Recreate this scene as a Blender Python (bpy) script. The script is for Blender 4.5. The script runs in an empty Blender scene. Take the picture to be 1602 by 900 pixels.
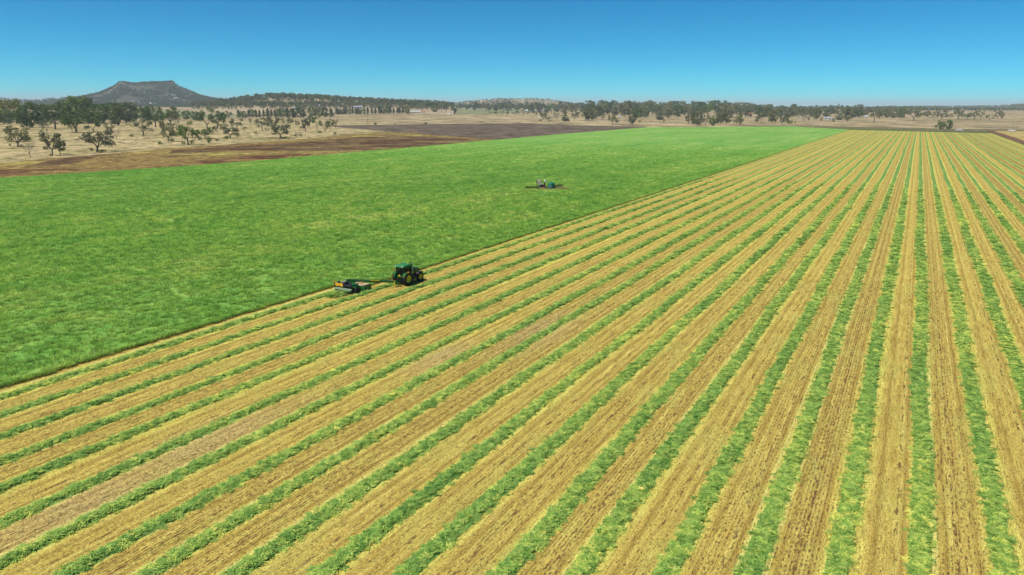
import bpy, bmesh, math, random
import numpy as np
from math import sin, cos, pi, radians, sqrt, atan, tan
from mathutils import Vector, Matrix, noise as mnoise
from mathutils.bvhtree import BVHTree
random.seed(7); rng = np.random.default_rng(7)
scene = bpy.context.scene
COL = scene.collection

# ------------------------------------------------------------------ camera
FPX = 1068.0; CH = 27.0
PITCH = atan(284.7 / FPX); ROLL = atan(6 / 1440)
cam_d = bpy.data.cameras.new('camera'); cam = bpy.data.objects.new('camera', cam_d)
COL.objects.link(cam); scene.camera = cam
cam_d.sensor_width = 36; cam_d.lens = 36 * FPX / 1602; cam_d.clip_start = 0.5; cam_d.clip_end = 200000
cam.location = (0, 0, CH)
_m = Matrix.Rotation(pi/2 - PITCH, 3, 'X') @ Matrix.Rotation(ROLL, 3, 'Z')
cam.rotation_euler = _m.to_euler()
# ------------------------------------------------------------------ sky and sun
SUN_AZ = radians(-120); SUN_EL = radians(60)
world = bpy.data.worlds.new('World'); scene.world = world; world.use_nodes = True
wn = world.node_tree.nodes; wl = world.node_tree.links
bg = wn['Background']; sky = wn.new('ShaderNodeTexSky'); sky.sky_type = 'NISHITA'; sky.sun_disc = False
sky.sun_elevation = SUN_EL; sky.sun_rotation = SUN_AZ; sky.altitude = 400
sky.air_density = 0.5; sky.dust_density = 0.0; sky.ozone_density = 8.0
hs = wn.new('ShaderNodeHueSaturation'); hs.inputs['Saturation'].default_value = 1.22
wl.new(sky.outputs[0], hs.inputs['Color']); tint = wn.new('ShaderNodeMix'); tint.data_type = 'RGBA'; tint.blend_type = 'MULTIPLY'; tint.inputs[0].default_value = 1; tint.inputs[7].default_value = (0.24, 1.06, 0.86, 1)
wl.new(hs.outputs[0], tint.inputs[6]); wl.new(tint.outputs[2], bg.inputs['Color'])
bg.inputs['Strength'].default_value = 0.119
sun_d = bpy.data.lights.new('sun', 'SUN'); sun_d.energy = 4.5; sun_d.angle = radians(0.53); sun_d.color = (1, 0.95, 0.86)
sun = bpy.data.objects.new('sun', sun_d); COL.objects.link(sun)
sv = Vector((cos(SUN_EL)*sin(SUN_AZ), cos(SUN_EL)*cos(SUN_AZ), sin(SUN_EL)))
sun.rotation_euler = sv.to_track_quat('Z', 'Y').to_euler(); sun.location = (0, 0, 300)
vs = scene.view_settings; vs.view_transform = 'Standard'; vs.look = 'None'; vs.exposure = 0.22; vs.gamma = 1.0
scene.cycles.volume_bounces = 2; scene.cycles.max_bounces = 6; scene.cycles.transparent_max_bounces = 8

# ------------------------------------------------------------------ geometry of the place
def ray(u, v):
    return (_m @ Vector((u - 801, 450 - v, -FPX))).normalized()
def g0(u, v, z=0.0):
    d = ray(u, v); k = (z - CH) / d.z
    return Vector((d.x*k, d.y*k, z))
_e = ray(1440, 168); E2 = Vector((_e.x, _e.y)).normalized(); N2 = Vector((E2.y, -E2.x))   # along the rows, across them
YAW = math.atan2(E2.y, E2.x)
CC = 4.4133 / 0.1825; T0 = 3.697
def st(s, t, z=0.0):
    return Vector((E2.x*s + N2.x*t, E2.y*s + N2.y*t, z))
def tcot(c): return T0 - c * CC
def tost(p): return p.x*E2.x + p.y*E2.y, p.x*N2.x + p.y*N2.y
def terr(x, y):
    d = sqrt(x*x + y*y); k = min(1, max(0, (d - 1050) / 2600))
    return 14 * k*k*(3 - 2*k)

# ------------------------------------------------------------------ tagging helpers
def tag(o, label=None, cat=None, group=None, kind=None):
    if label: o['label'] = label
    if cat: o['category'] = cat
    if group: o['group'] = group
    if kind: o['kind'] = kind
    return o
def link(name, me, parent=None, mats=None):
    o = bpy.data.objects.new(name, me); COL.objects.link(o)
    if parent: o.parent = parent
    if mats:
        for m in mats: me.materials.append(m)
    return o
def empty(name, loc=(0, 0, 0), rz=0, parent=None):
    o = bpy.data.objects.new(name, None); COL.objects.link(o); o.location = loc; o.rotation_euler = (0, 0, rz)
    o.empty_display_size = 0.3
    if parent: o.parent = parent
    return o
def mesh(name, vs_, fs, smooth=False):
    me = bpy.data.meshes.new(name); me.from_pydata([tuple(v) for v in vs_], [], fs); me.update()
    if smooth: me.polygons.foreach_set('use_smooth', [True]*len(me.polygons))
    return me
def copy_tree(o, parent=None):
    c = o.copy(); COL.objects.link(c); c.parent = parent
    for ch in list(o.children): copy_tree(ch, c)
    return c
ORD = ['first','second','third','fourth','fifth','sixth','seventh','eighth','ninth','tenth','eleventh','twelfth','thirteenth','fourteenth','fifteenth','sixteenth','seventeenth','eighteenth','nineteenth','twentieth']
def ordw(i):
    if i < 20: return ORD[i]
    n = i + 1
    return '%d%s' % (n, 'th' if 10 <= n % 100 <= 20 else {1:'st',2:'nd',3:'rd'}.get(n % 10, 'th'))

# ------------------------------------------------------------------ materials
class NT:
    def __init__(s, name, rough=0.9, spec=0.15):
        s.m = bpy.data.materials.new(name); s.m.use_nodes = True; s.t = s.m.node_tree; s.n = s.t.nodes
        s.b = s.n['Principled BSDF']; s.b.inputs['Roughness'].default_value = rough
        s.b.inputs['Specular IOR Level'].default_value = spec
        s.out = s.n['Material Output']
    def node(s, t, **kw):
        x = s.n.new(t)
        for k, v in kw.items(): setattr(x, k, v)
        return x
    def l(s, a, b): s.t.links.new(a, b)
    def pos(s, scale=(1, 1, 1), rz=0.0, src='pos', loc=(0, 0, 0)):
        if src == 'pos': c = s.node('ShaderNodeNewGeometry').outputs['Position']
        elif src == 'obj': c = s.node('ShaderNodeTexCoord').outputs['Object']
        else: c = s.node('ShaderNodeUVMap', uv_map=src).outputs[0]
        # rotate first so that x runs along the rows, then stretch
        r = s.node('ShaderNodeVectorRotate', rotation_type='Z_AXIS'); r.inputs['Angle'].default_value = rz
        s.l(c, r.inputs['Vector'])
        mp = s.node('ShaderNodeMapping'); mp.inputs['Scale'].default_value = scale; mp.inputs['Location'].default_value = loc
        s.l(r.outputs[0], mp.inputs['Vector']); return mp.outputs[0]
    def noise(s, vec, scale=1, detail=3, rough=0.55, dist=0.0):
        x = s.node('ShaderNodeTexNoise'); x.inputs['Scale'].default_value = scale; x.inputs['Detail'].default_value = detail
        x.inputs['Roughness'].default_value = rough; x.inputs['Distortion'].default_value = dist
        s.l(vec, x.inputs['Vector']); return x.outputs['Fac']
    def ramp(s, fac, stops, interp='LINEAR'):
        x = s.node('ShaderNodeValToRGB'); x.color_ramp.interpolation = interp; e = x.color_ramp.elements
        e[0].position = stops[0][0]; e[0].color = col4(stops[0][1]); e[1].position = stops[-1][0]; e[1].color = col4(stops[-1][1])
        for p, c in stops[1:-1]:
            k = e.new(p); k.color = col4(c)
        s.l(fac, x.inputs[0]); return x.outputs[0]
    def mix(s, a, b, f, mode='MIX'):
        x = s.node('ShaderNodeMix', data_type='RGBA', blend_type=mode)
        for i, v in ((6, a), (7, b), (0, f)):
            if hasattr(v, 'default_value') or hasattr(v, 'is_linked'): s.l(v, x.inputs[i])
            else: x.inputs[i].default_value = col4(v) if i else v
        return x.outputs[2]
    def math(s, op, a, b=None, c=None, clamp=False):
        x = s.node('ShaderNodeMath', operation=op); x.use_clamp = clamp
        for i, v in enumerate((a, b, c)):
            if v is None: continue
            if hasattr(v, 'is_linked'): s.l(v, x.inputs[i])
            else: x.inputs[i].default_value = v
        return x.outputs[0]
    def objrand(s): return s.node('ShaderNodeObjectInfo').outputs['Random']
    def base(s, c):
        if hasattr(c, 'is_linked'): s.l(c, s.b.inputs['Base Color'])
        else: s.b.inputs['Base Color'].default_value = col4(c)
        return s
    def bump(s, h, strength=0.5, dist=0.1):
        x = s.node('ShaderNodeBump'); x.inputs['Strength'].default_value = strength; x.inputs['Distance'].default_value = dist
        s.l(h, x.inputs['Height']); s.l(x.outputs[0], s.b.inputs['Normal']); return s
    def leaf(s, c, tr=0.35):
        """diffuse plus translucent blade"""
        t = s.node('ShaderNodeBsdfTranslucent'); x = s.node('ShaderNodeMixShader'); x.inputs[0].default_value = tr
        s.base(c)
        if hasattr(c, 'is_linked'): s.l(c, t.inputs['Color'])
        else: t.inputs['Color'].default_value = col4(c)
        s.l(s.b.outputs[0], x.inputs[1]); s.l(t.outputs[0], x.inputs[2]); s.l(x.outputs[0], s.out.inputs['Surface']); return s
def col4(c):
    if isinstance(c, (int, float)): return (c, c, c, 1)
    return tuple(c) if len(c) == 4 else (*c, 1)
def plain(name, c, rough=0.6, spec=0.3, metal=0.0, var=0.12, scale=3.0):
    k = NT(name, rough, spec); v = k.noise(k.pos((1, 1, 1), src='obj'), scale, 4)
    d = tuple(max(0, x*(1-var*1.6)) for x in c); b = tuple(min(1, x*(1+var)) for x in c)
    k.base(k.ramp(v, [(0.3, d), (0.7, b)])); k.b.inputs['Metallic'].default_value = metal; return k.m

# ground / fields -----------------------------------------------------
def patchy(name, stops, scales=(0.02, 0.15), stretch=(1, 1, 1), rz=0.0, fine=1.2, finec=((0.35, 0.7), (0.7, 1.25)), bumpd=0.1, mid=0.12):
    k = NT(name, 0.95, 0.05); p = k.pos(stretch, -rz)
    a = k.noise(p, scales[0], 5, 0.6); b = k.noise(p, scales[1], 5, 0.65, 0.6)
    f = k.math('ADD', k.math('MULTIPLY', a, 0.5), k.math('MULTIPLY', b, 0.5))
    c = k.ramp(f, stops); fn = k.noise(k.pos((1, 1, 1)), fine, 3, 0.7)
    g_ = k.ramp(fn, [(p_, (v_,)*3) for p_, v_ in finec]); c = k.mix(c, g_, 1.0, 'MULTIPLY'); f2 = k.noise(k.pos((1, .7, 1), -rz), mid, 6, 0.8, .4); c = k.mix(c, k.ramp(f2, [(0.38, (.45,)*3), (0.5, (.95,)*3), (0.60, (1.4,)*3)]), 1.0, 'MULTIPLY')
    k.base(c).bump(fn, 0.6, bumpd); return k.m
M = {}
M['plain'] = patchy('dry_plain', [(0.36, (0.20, 0.175, 0.085)), (0.44, (0.36, 0.28, 0.15)), (0.5, (0.31, 0.24, 0.13)), (0.56, (0.42, 0.33, 0.185)), (0.63, (0.27, 0.26, 0.11))], (0.0012, 0.008), (1, 1, 1), 0, 0.25, ((0.35, 0.7), (0.7, 1.25)), 0.1, 0.02)
M['pasture'] = patchy('dry_pasture_grass', [(0.38, (0.17, 0.155, 0.06)), (0.44, (0.30, 0.25, 0.11)), (0.5, (0.41, 0.325, 0.16)), (0.55, (0.49, 0.385, 0.205)), (0.61, (0.24, 0.215, 0.09))], (0.012, 0.06), (1, 1.0, 1), 0.15, 0.9, ((0.3, 0.6), (0.65, 1.2)), 0.3)
M['ploughed'] = patchy('ploughed_soil', [(0.34, (0.075, 0.050, 0.034)), (0.46, (0.125, 0.092, 0.064)), (0.55, (0.15, 0.112, 0.080)), (0.66, (0.10, 0.072, 0.050))], (0.005, 0.025), (0.4, 1.0, 1), -0.05, 0.8, ((0.3, 0.75), (0.7, 1.2)), 0.3, 0.05)
M['weeds'] = patchy('weedy_strip', [(0.36, (0.10, 0.045, 0.022)), (0.44, (0.17, 0.09, 0.04)), (0.49, (0.30, 0.23, 0.07)), (0.53, (0.19, 0.11, 0.045)), (0.58, (0.42, 0.36, 0.10)), (0.64, (0.22, 0.18, 0.05))], (0.022, 0.09), (0.5, 1.0, 1), radians(15), 0.9, ((0.3, 0.55), (0.68, 1.25)), 0.4, 0.22)
M['brown_weeds'] = patchy('rusty_weeds', [(0.38, (0.07, 0.037, 0.02)), (0.47, (0.115, 0.065, 0.034)), (0.53, (0.17, 0.11, 0.05)), (0.59, (0.29, 0.23, 0.08))], (0.022, 0.09), (0.4, 1.0, 1), radians(15), 0.9, ((0.3, 0.6), (0.68, 1.2)), 0.4)
M['verge'] = patchy('roadside_verge', [(0.35, (0.09, 0.10, 0.035)), (0.5, (0.17, 0.145, 0.07)), (0.62, (0.23, 0.17, 0.10)), (0.72, (0.10, 0.115, 0.04))], (0.01, 0.06), (0.3, 2, 1), 0, 0.5)
M['green_verge'] = patchy('green_verge', [(0.35, (0.05, 0.09, 0.02)), (0.7, (0.13, 0.17, 0.05))], (0.02, 0.1), (1, 1, 1), 0, 0.6)
M['track'] = patchy('dirt_track', [(0.35, (0.13, 0.065, 0.035)), (0.7, (0.24, 0.14, 0.08))], (0.05, 0.3), (1, 1, 1), 0, 0.6)
M['oldstubble'] = patchy('old_stubble', [(0.33, (0.33, 0.25, 0.09)), (0.5, (0.45, 0.33, 0.12)), (0.68, (0.37, 0.35, 0.12))], (0.01, 0.06), (0.4, 1.6, 1), 0, 0.6)
M['palegreen'] = patchy('pale_green_paddock', [(0.35, (0.16, 0.19, 0.085)), (0.68, (0.30, 0.29, 0.15))], (0.005, 0.03), (1, 2, 1), 0, 0.3)

# the standing crop
def crop_colour(k, fine=True):
    p = k.pos((0.55, 1.5, 1), -YAW)
    a = k.noise(p, 0.018, 4, 0.6, 0.8); b = k.noise(k.pos((0.8, 1.1, 1), -YAW), 0.11, 6, 0.72, 1.0)
    sk = k.noise(k.pos((0.035, 0.9, 1), -YAW), 0.16, 3, 0.6, 0.3)
    f = k.math('ADD', k.math('MULTIPLY', a, 0.30), k.math('ADD', k.math('MULTIPLY', b, 0.48), k.math('MULTIPLY', sk, 0.22)))
    return k.ramp(f, [(0.34, (0.14, 0.33, 0.052)), (0.43, (0.195, 0.42, 0.065)), (0.50, (0.25, 0.47, 0.078)), (0.56, (0.34, 0.52, 0.10)), (0.63, (0.50, 0.58, 0.17))])
k = NT('crop_canopy', 0.8, 0.1); c = crop_colour(k)
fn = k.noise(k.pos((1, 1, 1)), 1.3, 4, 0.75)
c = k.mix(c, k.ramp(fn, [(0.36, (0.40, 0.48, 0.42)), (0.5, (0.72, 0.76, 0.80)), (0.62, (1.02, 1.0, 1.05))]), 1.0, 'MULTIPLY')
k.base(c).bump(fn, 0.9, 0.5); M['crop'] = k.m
k = NT('crop_blades', 0.55, 0.25); c = crop_colour(k)
rnd = k.objrand()
c = k.mix(c, k.ramp(rnd, [(0.0, (0.50, 0.60, 0.48)), (0.3, (0.90, 0.95, 0.85)), (0.7, (1.35, 1.25, 1.1)), (1.0, (2.1, 1.6, 1.6))]), 1.0, 'MULTIPLY')
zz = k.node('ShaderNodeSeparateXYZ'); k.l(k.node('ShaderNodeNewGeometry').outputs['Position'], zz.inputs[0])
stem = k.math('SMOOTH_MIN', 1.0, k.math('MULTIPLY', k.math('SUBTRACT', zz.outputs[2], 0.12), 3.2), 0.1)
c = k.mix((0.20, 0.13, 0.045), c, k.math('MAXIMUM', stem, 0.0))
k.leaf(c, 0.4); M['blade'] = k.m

# cut forage
def forage(name, objvar):
    k = NT(name, 0.7, 0.2); p = k.pos((0.6, 1.2, 1), -YAW)
    a = k.noise(p, 0.05, 3); b = k.noise(k.pos((1, 1, 1)), 2.6, 4, 0.7, 0.5)
    c = k.ramp(b, [(0.33, (0.18, 0.34, 0.065)), (0.45, (0.27, 0.44, 0.09)), (0.57, (0.37, 0.51, 0.11)), (0.66, (0.43, 0.53, 0.16)), (0.74, (0.52, 0.52, 0.19))] if objvar else [(0.33, (0.13, 0.27, 0.045)), (0.46, (0.20, 0.35, 0.065)), (0.58, (0.27, 0.40, 0.08)), (0.70, (0.36, 0.43, 0.11))])
    c = k.mix(c, k.ramp(a, [(0.35, (0.85, 0.95, 0.95)), (0.65, (1.3, 1.18, 1.15))]), 1.0, 'MULTIPLY')
    if objvar:
        c = k.mix(c, k.ramp(k.objrand(), [(0, (0.45, 0.60, 0.5)), (0.35, (0.85, 0.92, 0.9)), (0.75, (1.25, 1.15, 1.1)), (0.95, (1.7, 1.35, 1.3)), (1, (2.2, 1.5, 1.5))]), 1.0, 'MULTIPLY')
        k.leaf(c, 0.25)
    else:
        fn = k.noise(k.pos((1, 1, 1)), 5.0, 3, 0.7)
        c = k.mix(c, k.ramp(fn, [(0.36, (0.40, 0.46, 0.42)), (0.52, (0.76, 0.82, 0.78)), (0.66, (1.05,)*3)]), 1.0, 'MULTIPLY')
        k.base(c).bump(fn, 1.0, 0.15)
    return k.m
M['windrow'] = forage('windrow_forage', False); M['forage_leaf'] = forage('cut_forage_leaves', True)

# the stubble: uv 'strip' = (s, strip number + fraction across), uv 'rows' = (s, t) in metres
k = NT('stubble_ground', 0.95, 0.05)
uv = k.node('ShaderNodeUVMap', uv_map='strip'); sp = k.node('ShaderNodeSeparateXYZ'); k.l(uv.outputs[0], sp.inputs[0])
fr = k.math('FRACT', sp.outputs[1]); idn = k.math('FLOOR', sp.outputs[1])
wob = k.noise(k.pos((1, 1, 1), src='rows'), 0.25, 3)
frw = k.math('ADD', fr, k.math('MULTIPLY', k.math('SUBTRACT', wob, 0.5), 0.05))
wn_ = k.node('ShaderNodeTexWhiteNoise', noise_dimensions='1D'); k.l(idn, wn_.inputs['W']); r1 = wn_.outputs['Value']
wn2 = k.node('ShaderNodeTexWhiteNoise', noise_dimensions='1D'); k.l(k.math('ADD', idn, 31.7), wn2.inputs['W']); r2 = wn2.outputs['Value']
big = k.noise(k.pos((0.4, 1.0, 1), src='rows'), 0.03, 4, 0.6)
# colour across the strip: pale straw by the windrows, tan, then tracks
frs = k.math('ADD', frw, k.math('MULTIPLY', k.math('MULTIPLY', k.math('SUBTRACT', r2, 0.5), 0.22), k.math('MULTIPLY', k.math('SUBTRACT', 1.0, frw), k.math('MULTIPLY', frw, 4.0))))
prof = k.ramp(frs, [(0, (0.436, 0.388, 0.078)), (0.15, (0.540, 0.484, 0.109)), (0.23, (0.470, 0.358, 0.085)), (0.31, (0.330, 0.233, 0.052)), (0.37, (0.495, 0.395, 0.097)), (0.5, (0.442, 0.323, 0.075)), (0.62, (0.504, 0.403, 0.101)), (0.69, (0.330, 0.225, 0.052)), (0.76, (0.479, 0.376, 0.087)), (0.86, (0.521, 0.465, 0.105)), (1, (0.436, 0.388, 0.078))])
n1 = k.math('ADD', k.math('MULTIPLY', k.noise(k.pos((0.30, 2.4, 1), src='rows'), 0.8, 6, 0.75), 0.65), k.math('MULTIPLY', k.noise(k.pos((0.012, 2.6, 1), src='rows'), 1.0, 4, 0.8), 0.35))
c = k.mix(prof, k.ramp(n1, [(0.36, (0.76, 0.70, 0.62)), (0.5, (1.03, 1.02, 1.0)), (0.62, (1.28, 1.34, 1.4))]), 1.0, 'MULTIPLY')
# pale line of shed straw beside some windrows, on one side
pl = k.math('COMPARE', frw, k.math('ADD', 0.17, k.math('MULTIPLY', k.math('GREATER_THAN', r1, 0.5), 0.64)), 0.034)
pl = k.math('MULTIPLY', pl, k.math('MULTIPLY', k.math('GREATER_THAN', r2, 0.35), k.math('ADD', 0.45, k.math('MULTIPLY', n1, 0.7))), clamp=True)
c = k.mix(c, (0.60, 0.55, 0.16), pl)
# greenish regrowth in places, pinkish bare in others
gr = k.ramp(k.noise(k.pos((0.3, 1, 1), src='rows'), 0.35, 4, 0.6), [(0.50, 0.0), (0.70, 0.7)])
c = k.mix(c, (0.46, 0.42, 0.10), gr)
rr_ = k.node('ShaderNodeUVMap', uv_map='rows').outputs[0]; fall = None
for (u_, v_, rad) in ((845, 520, 8.0), (690, 560, 5.0), (330, 690, 7.5), (130, 790, 6.5)):
    q_ = tost(g0(u_, v_)); dn = k.node('ShaderNodeVectorMath', operation='DISTANCE'); mp_ = k.node('ShaderNodeMapping'); mp_.inputs['Scale'].default_value = (.45, 1.3, 1); k.l(rr_, mp_.inputs['Vector'])
    k.l(mp_.outputs[0], dn.inputs[0]); dn.inputs[1].default_value = (q_[0]*.45, q_[1]*1.3, 0); f_ = k.math('SUBTRACT', 1.0, k.math('DIVIDE', dn.outputs['Value'], rad), clamp=True); fall = f_ if fall is None else k.math('MAXIMUM', fall, f_)
bare = k.ramp(k.math('ADD', k.math('MULTIPLY', fall, 0.5), k.math('MULTIPLY', n1, 0.6)), [(0.44, 0.0), (0.72, 0.38)])
c = k.mix(c, (0.47, 0.35, 0.20), bare)
# drill rows and soil showing between them
rows = k.node('ShaderNodeUVMap', uv_map='rows'); rs = k.node('ShaderNodeSeparateXYZ'); k.l(rows.outputs[0], rs.inputs[0])
wv = k.math('SINE', k.math('MULTIPLY', k.math('ADD', rs.outputs[1], k.math('MULTIPLY', wob, 0.12)), 2*pi/0.25))
brk = k.noise(k.pos((2.4, 4.2, 1), src='rows'), 1.0, 4, 0.7)
soilw = k.ramp(fr, [(0.12, 0.15), (0.28, 0.5), (0.5, 0.85), (0.72, 0.5), (0.9, 0.15)])
soil = k.math('ADD', k.math('MULTIPLY', wv, -0.075), k.math('ADD', brk, k.math('ADD', k.math('MULTIPLY', soilw, k.math('MULTIPLY', r2, 0.22)), k.math('MULTIPLY', n1, -0.12))))
soilm = k.ramp(soil, [(0.55, 0.0), (0.64, 1.0)])
c = k.mix(c, (0.10, 0.052, 0.026), k.math('MULTIPLY', soilm, 0.88))
crk = k.math('COMPARE', frs, k.math('ADD', 0.42, k.math('MULTIPLY', r1, 0.2)), 0.03)
crk = k.math('MULTIPLY', crk, k.ramp(k.noise(k.pos((0.8, 3, 1), src='rows'), 0.9, 4, 0.8), [(0.5, 0.0), (0.58, 0.9)]))
c = k.mix(c, (0.11, 0.055, 0.028), crk)
fn = k.noise(k.pos((3, 8, 1), src='rows'), 1.5, 3, 0.75)
c = k.mix(c, k.ramp(fn, [(0.34, (0.5,)*3), (0.5, (1,)*3), (0.62, (1.35,)*3)]), 1.0, 'MULTIPLY')
k.base(c).bump(k.math('ADD', k.math('MULTIPLY', wv, 0.25), fn), 0.7, 0.06); M['stubble'] = k.m
k = NT('stubble_stalks', 0.7, 0.2)
c = k.ramp(k.objrand(), [(0, (0.20, 0.13, 0.055)), (0.3, (0.42, 0.31, 0.10)), (0.55, (0.54, 0.42, 0.13)), (0.8, (0.42, 0.42, 0.09)), (1.0, (0.72, 0.62, 0.28))])
k.leaf(c, 0.2); M['stalk'] = k.m

# trees
def foliage(name, stops, tr=0.22):
    k = NT(name, 0.6, 0.2); v = k.noise(k.pos((1, 1, 1), src='obj'), 5.0, 3, 0.6)
    c = k.ramp(v, [(0.3, stops[0]), (0.5, stops[1]), (0.7, stops[2])])
    c = k.mix(c, k.ramp(k.objrand(), [(0, (0.75, 0.75, 0.8)), (0.5, (1, 1, 1)), (1, (1.3, 1.2, 1.05))]), 1.0, 'MULTIPLY')
    return k.leaf(c, tr).m
M['gum_leaf'] = foliage('gum_foliage', [(0.13, 0.14, 0.07), (0.20, 0.21, 0.10), (0.28, 0.28, 0.14)])
M['green_leaf'] = foliage('green_foliage', [(0.085, 0.135, 0.035), (0.13, 0.20, 0.05), (0.20, 0.27, 0.08)])
M['dark_leaf'] = foliage('dark_foliage', [(0.07, 0.10, 0.04), (0.11, 0.15, 0.052), (0.17, 0.20, 0.075)])
M['pine_leaf'] = foliage('pine_foliage', [(0.045, 0.085, 0.03), (0.07, 0.12, 0.04), (0.11, 0.16, 0.055)], 0.15)
M['yellow_leaf'] = foliage('yellow_foliage', [(0.17, 0.19, 0.02), (0.27, 0.27, 0.03), (0.34, 0.32, 0.05)])
M['grey_twig'] = foliage('bare_twigs', [(0.16, 0.13, 0.10), (0.22, 0.18, 0.14), (0.27, 0.22, 0.17)], 0.0)
M['bark'] = plain('gum_bark', (0.20, 0.16, 0.13), 0.9, 0.1, var=0.4, scale=6)
M['palebark'] = plain('pale_bark', (0.42, 0.36, 0.30), 0.9, 0.1, var=0.35, scale=6)
# hills
def hillmat(name, a, b, c_):
    k = NT(name, 0.95, 0.05); n = k.noise(k.pos((1, 1, 1)), 0.012, 6, 0.7); n2 = k.noise(k.pos((1, 1, 1)), 0.002, 3, 0.6)
    f = k.math('ADD', k.math('MULTIPLY', n, 0.65), k.math('MULTIPLY', n2, 0.35))
    return k.base(k.ramp(f, [(0.38, a), (0.5, b), (0.62, c_)])).m
M['mesa'] = hillmat('mesa_slope', (0.045, 0.055, 0.035), (0.08, 0.08, 0.055), (0.16, 0.13, 0.095))
M['drhill'] = hillmat('dry_hill', (0.13, 0.12, 0.06), (0.33, 0.26, 0.16), (0.42, 0.33, 0.21))
M['farhill'] = hillmat('far_range', (0.06, 0.07, 0.04), (0.12, 0.12, 0.07), (0.26, 0.22, 0.14))
# made things
M['green'] = plain('green_paint', (0.014, 0.13, 0.022), 0.35, 0.5, var=0.15)
M['roofgreen'] = plain('faded_green_roof', (0.03, 0.20, 0.055), 0.5, 0.4, var=0.15)
M['yellow'] = plain('yellow_paint', (0.68, 0.52, 0.02), 0.4, 0.4)
M['rubber'] = plain('tyre_rubber', (0.022, 0.021, 0.02), 0.85, 0.2, var=0.4)
M['black'] = plain('black_metal', (0.02, 0.02, 0.022), 0.5, 0.4)
M['dark'] = plain('dark_iron', (0.06, 0.055, 0.05), 0.6, 0.4, metal=0.4, var=0.3)
M['orange'] = plain('orange_sign', (0.95, 0.45, 0.02), 0.5, 0.4)
M['red'] = plain('red_lens', (0.6, 0.03, 0.02), 0.35, 0.5)
M['amber'] = plain('amber_lens', (0.75, 0.22, 0.02), 0.35, 0.5)
M['chrome'] = plain('chrome', (0.6, 0.6, 0.6), 0.25, 0.5, metal=0.9, var=0.05)
M['lamp'] = plain('lamp_lens', (0.75, 0.75, 0.7), 0.2, 0.6)
M['shield'] = plain('grey_green_shield', (0.15, 0.22, 0.13), 0.6, 0.3, var=0.1)
M['chaff'] = plain('chaff_covered_deck', (0.50, 0.37, 0.22), 0.9, 0.1, var=0.25, scale=9)
M['teal'] = plain('teal_plastic', (0.010, 0.15, 0.10), 0.45, 0.4, var=0.08, scale=2)
M['tan'] = plain('tan_painted_steel', (0.66, 0.52, 0.36), 0.6, 0.3, var=0.12)
M['white'] = plain('white_paint', (0.80, 0.80, 0.78), 0.4, 0.4, var=0.04)
M['silver'] = plain('silver_sheet', (0.55, 0.57, 0.6), 0.35, 0.5, metal=0.6, var=0.08)
M['zinc'] = plain('zinc_roof', (0.50, 0.55, 0.60), 0.4, 0.4, metal=0.3, var=0.08)
M['terracotta'] = plain('orange_tile_roof', (0.56, 0.20, 0.09), 0.8, 0.2, var=0.2)
M['cream'] = plain('cream_wall', (0.62, 0.56, 0.45), 0.8, 0.2, var=0.08)
M['pane'] = plain('dark_pane', (0.03, 0.035, 0.045), 0.15, 0.6)
M['wood'] = plain('weathered_wood', (0.22, 0.17, 0.13), 0.9, 0.1, var=0.3)
M['skin'] = plain('skin', (0.48, 0.28, 0.19), 0.6, 0.3, var=0.08)
M['shirt'] = plain('faded_red_shirt', (0.42, 0.09, 0.07), 0.9, 0.1)
M['trousers'] = plain('dark_blue_trousers', (0.04, 0.05, 0.09), 0.9, 0.1)
M['hat'] = plain('brown_hat', (0.20, 0.12, 0.07), 0.9, 0.1)
k = NT('cab_glass', 0.08, 0.5); tb = k.node('ShaderNodeBsdfTransparent'); tb.inputs[0].default_value = (0.55, 0.68, 0.6, 1)
mx = k.node('ShaderNodeMixShader'); mx.inputs[0].default_value = 0.22; k.base((0.02, 0.04, 0.03))
k.l(tb.outputs[0], mx.inputs[1]); k.l(k.b.outputs[0], mx.inputs[2]); k.l(mx.outputs[0], k.out.inputs['Surface']); M['glass'] = k.m

# ------------------------------------------------------------------ ground, terrain, fields
def polar_ground():
    rad = [0, 20, 60, 120, 200, 300, 400, 500, 600, 700, 800, 900, 1000] + list(range(1050, 3700, 50)) + [3800, 4200, 5000, 6500, 9000, 14000, 25000]
    nseg = 144; vs_ = [(0, 0, 0)]; fs = []
    for r_ in rad[1:]:
        for i in range(nseg):
            a = 2*pi*i/nseg; x, y = r_*cos(a), r_*sin(a); vs_.append((x, y, terr(x, y)))
    for i in range(nseg): fs.append((0, 1+i, 1+(i+1) % nseg))
    for j in range(len(rad)-2):
        for i in range(nseg):
            a = 1+j*nseg+i; b = 1+j*nseg+(i+1) % nseg; fs.append((a, a+nseg, b+nseg, b))
    return mesh('ground', vs_, fs)
gme = polar_ground(); gr_o = link('ground', gme, None, [M['plain']]); tag(gr_o, 'dry tan plain running out to the horizon beyond the fields', kind='structure')
BV = [BVHTree.FromPolygons([v.co for v in gme.vertices], [tuple(p.vertices) for p in gme.polygons])]
def place(u, v):
    d = ray(u, v); best = None
    for b in BV:
        h = b.ray_cast(Vector((0, 0, CH)), d)
        if h[0] is not None and (best is None or h[3] < best[1]): best = (h[0], h[3])
    return best[0]
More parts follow.
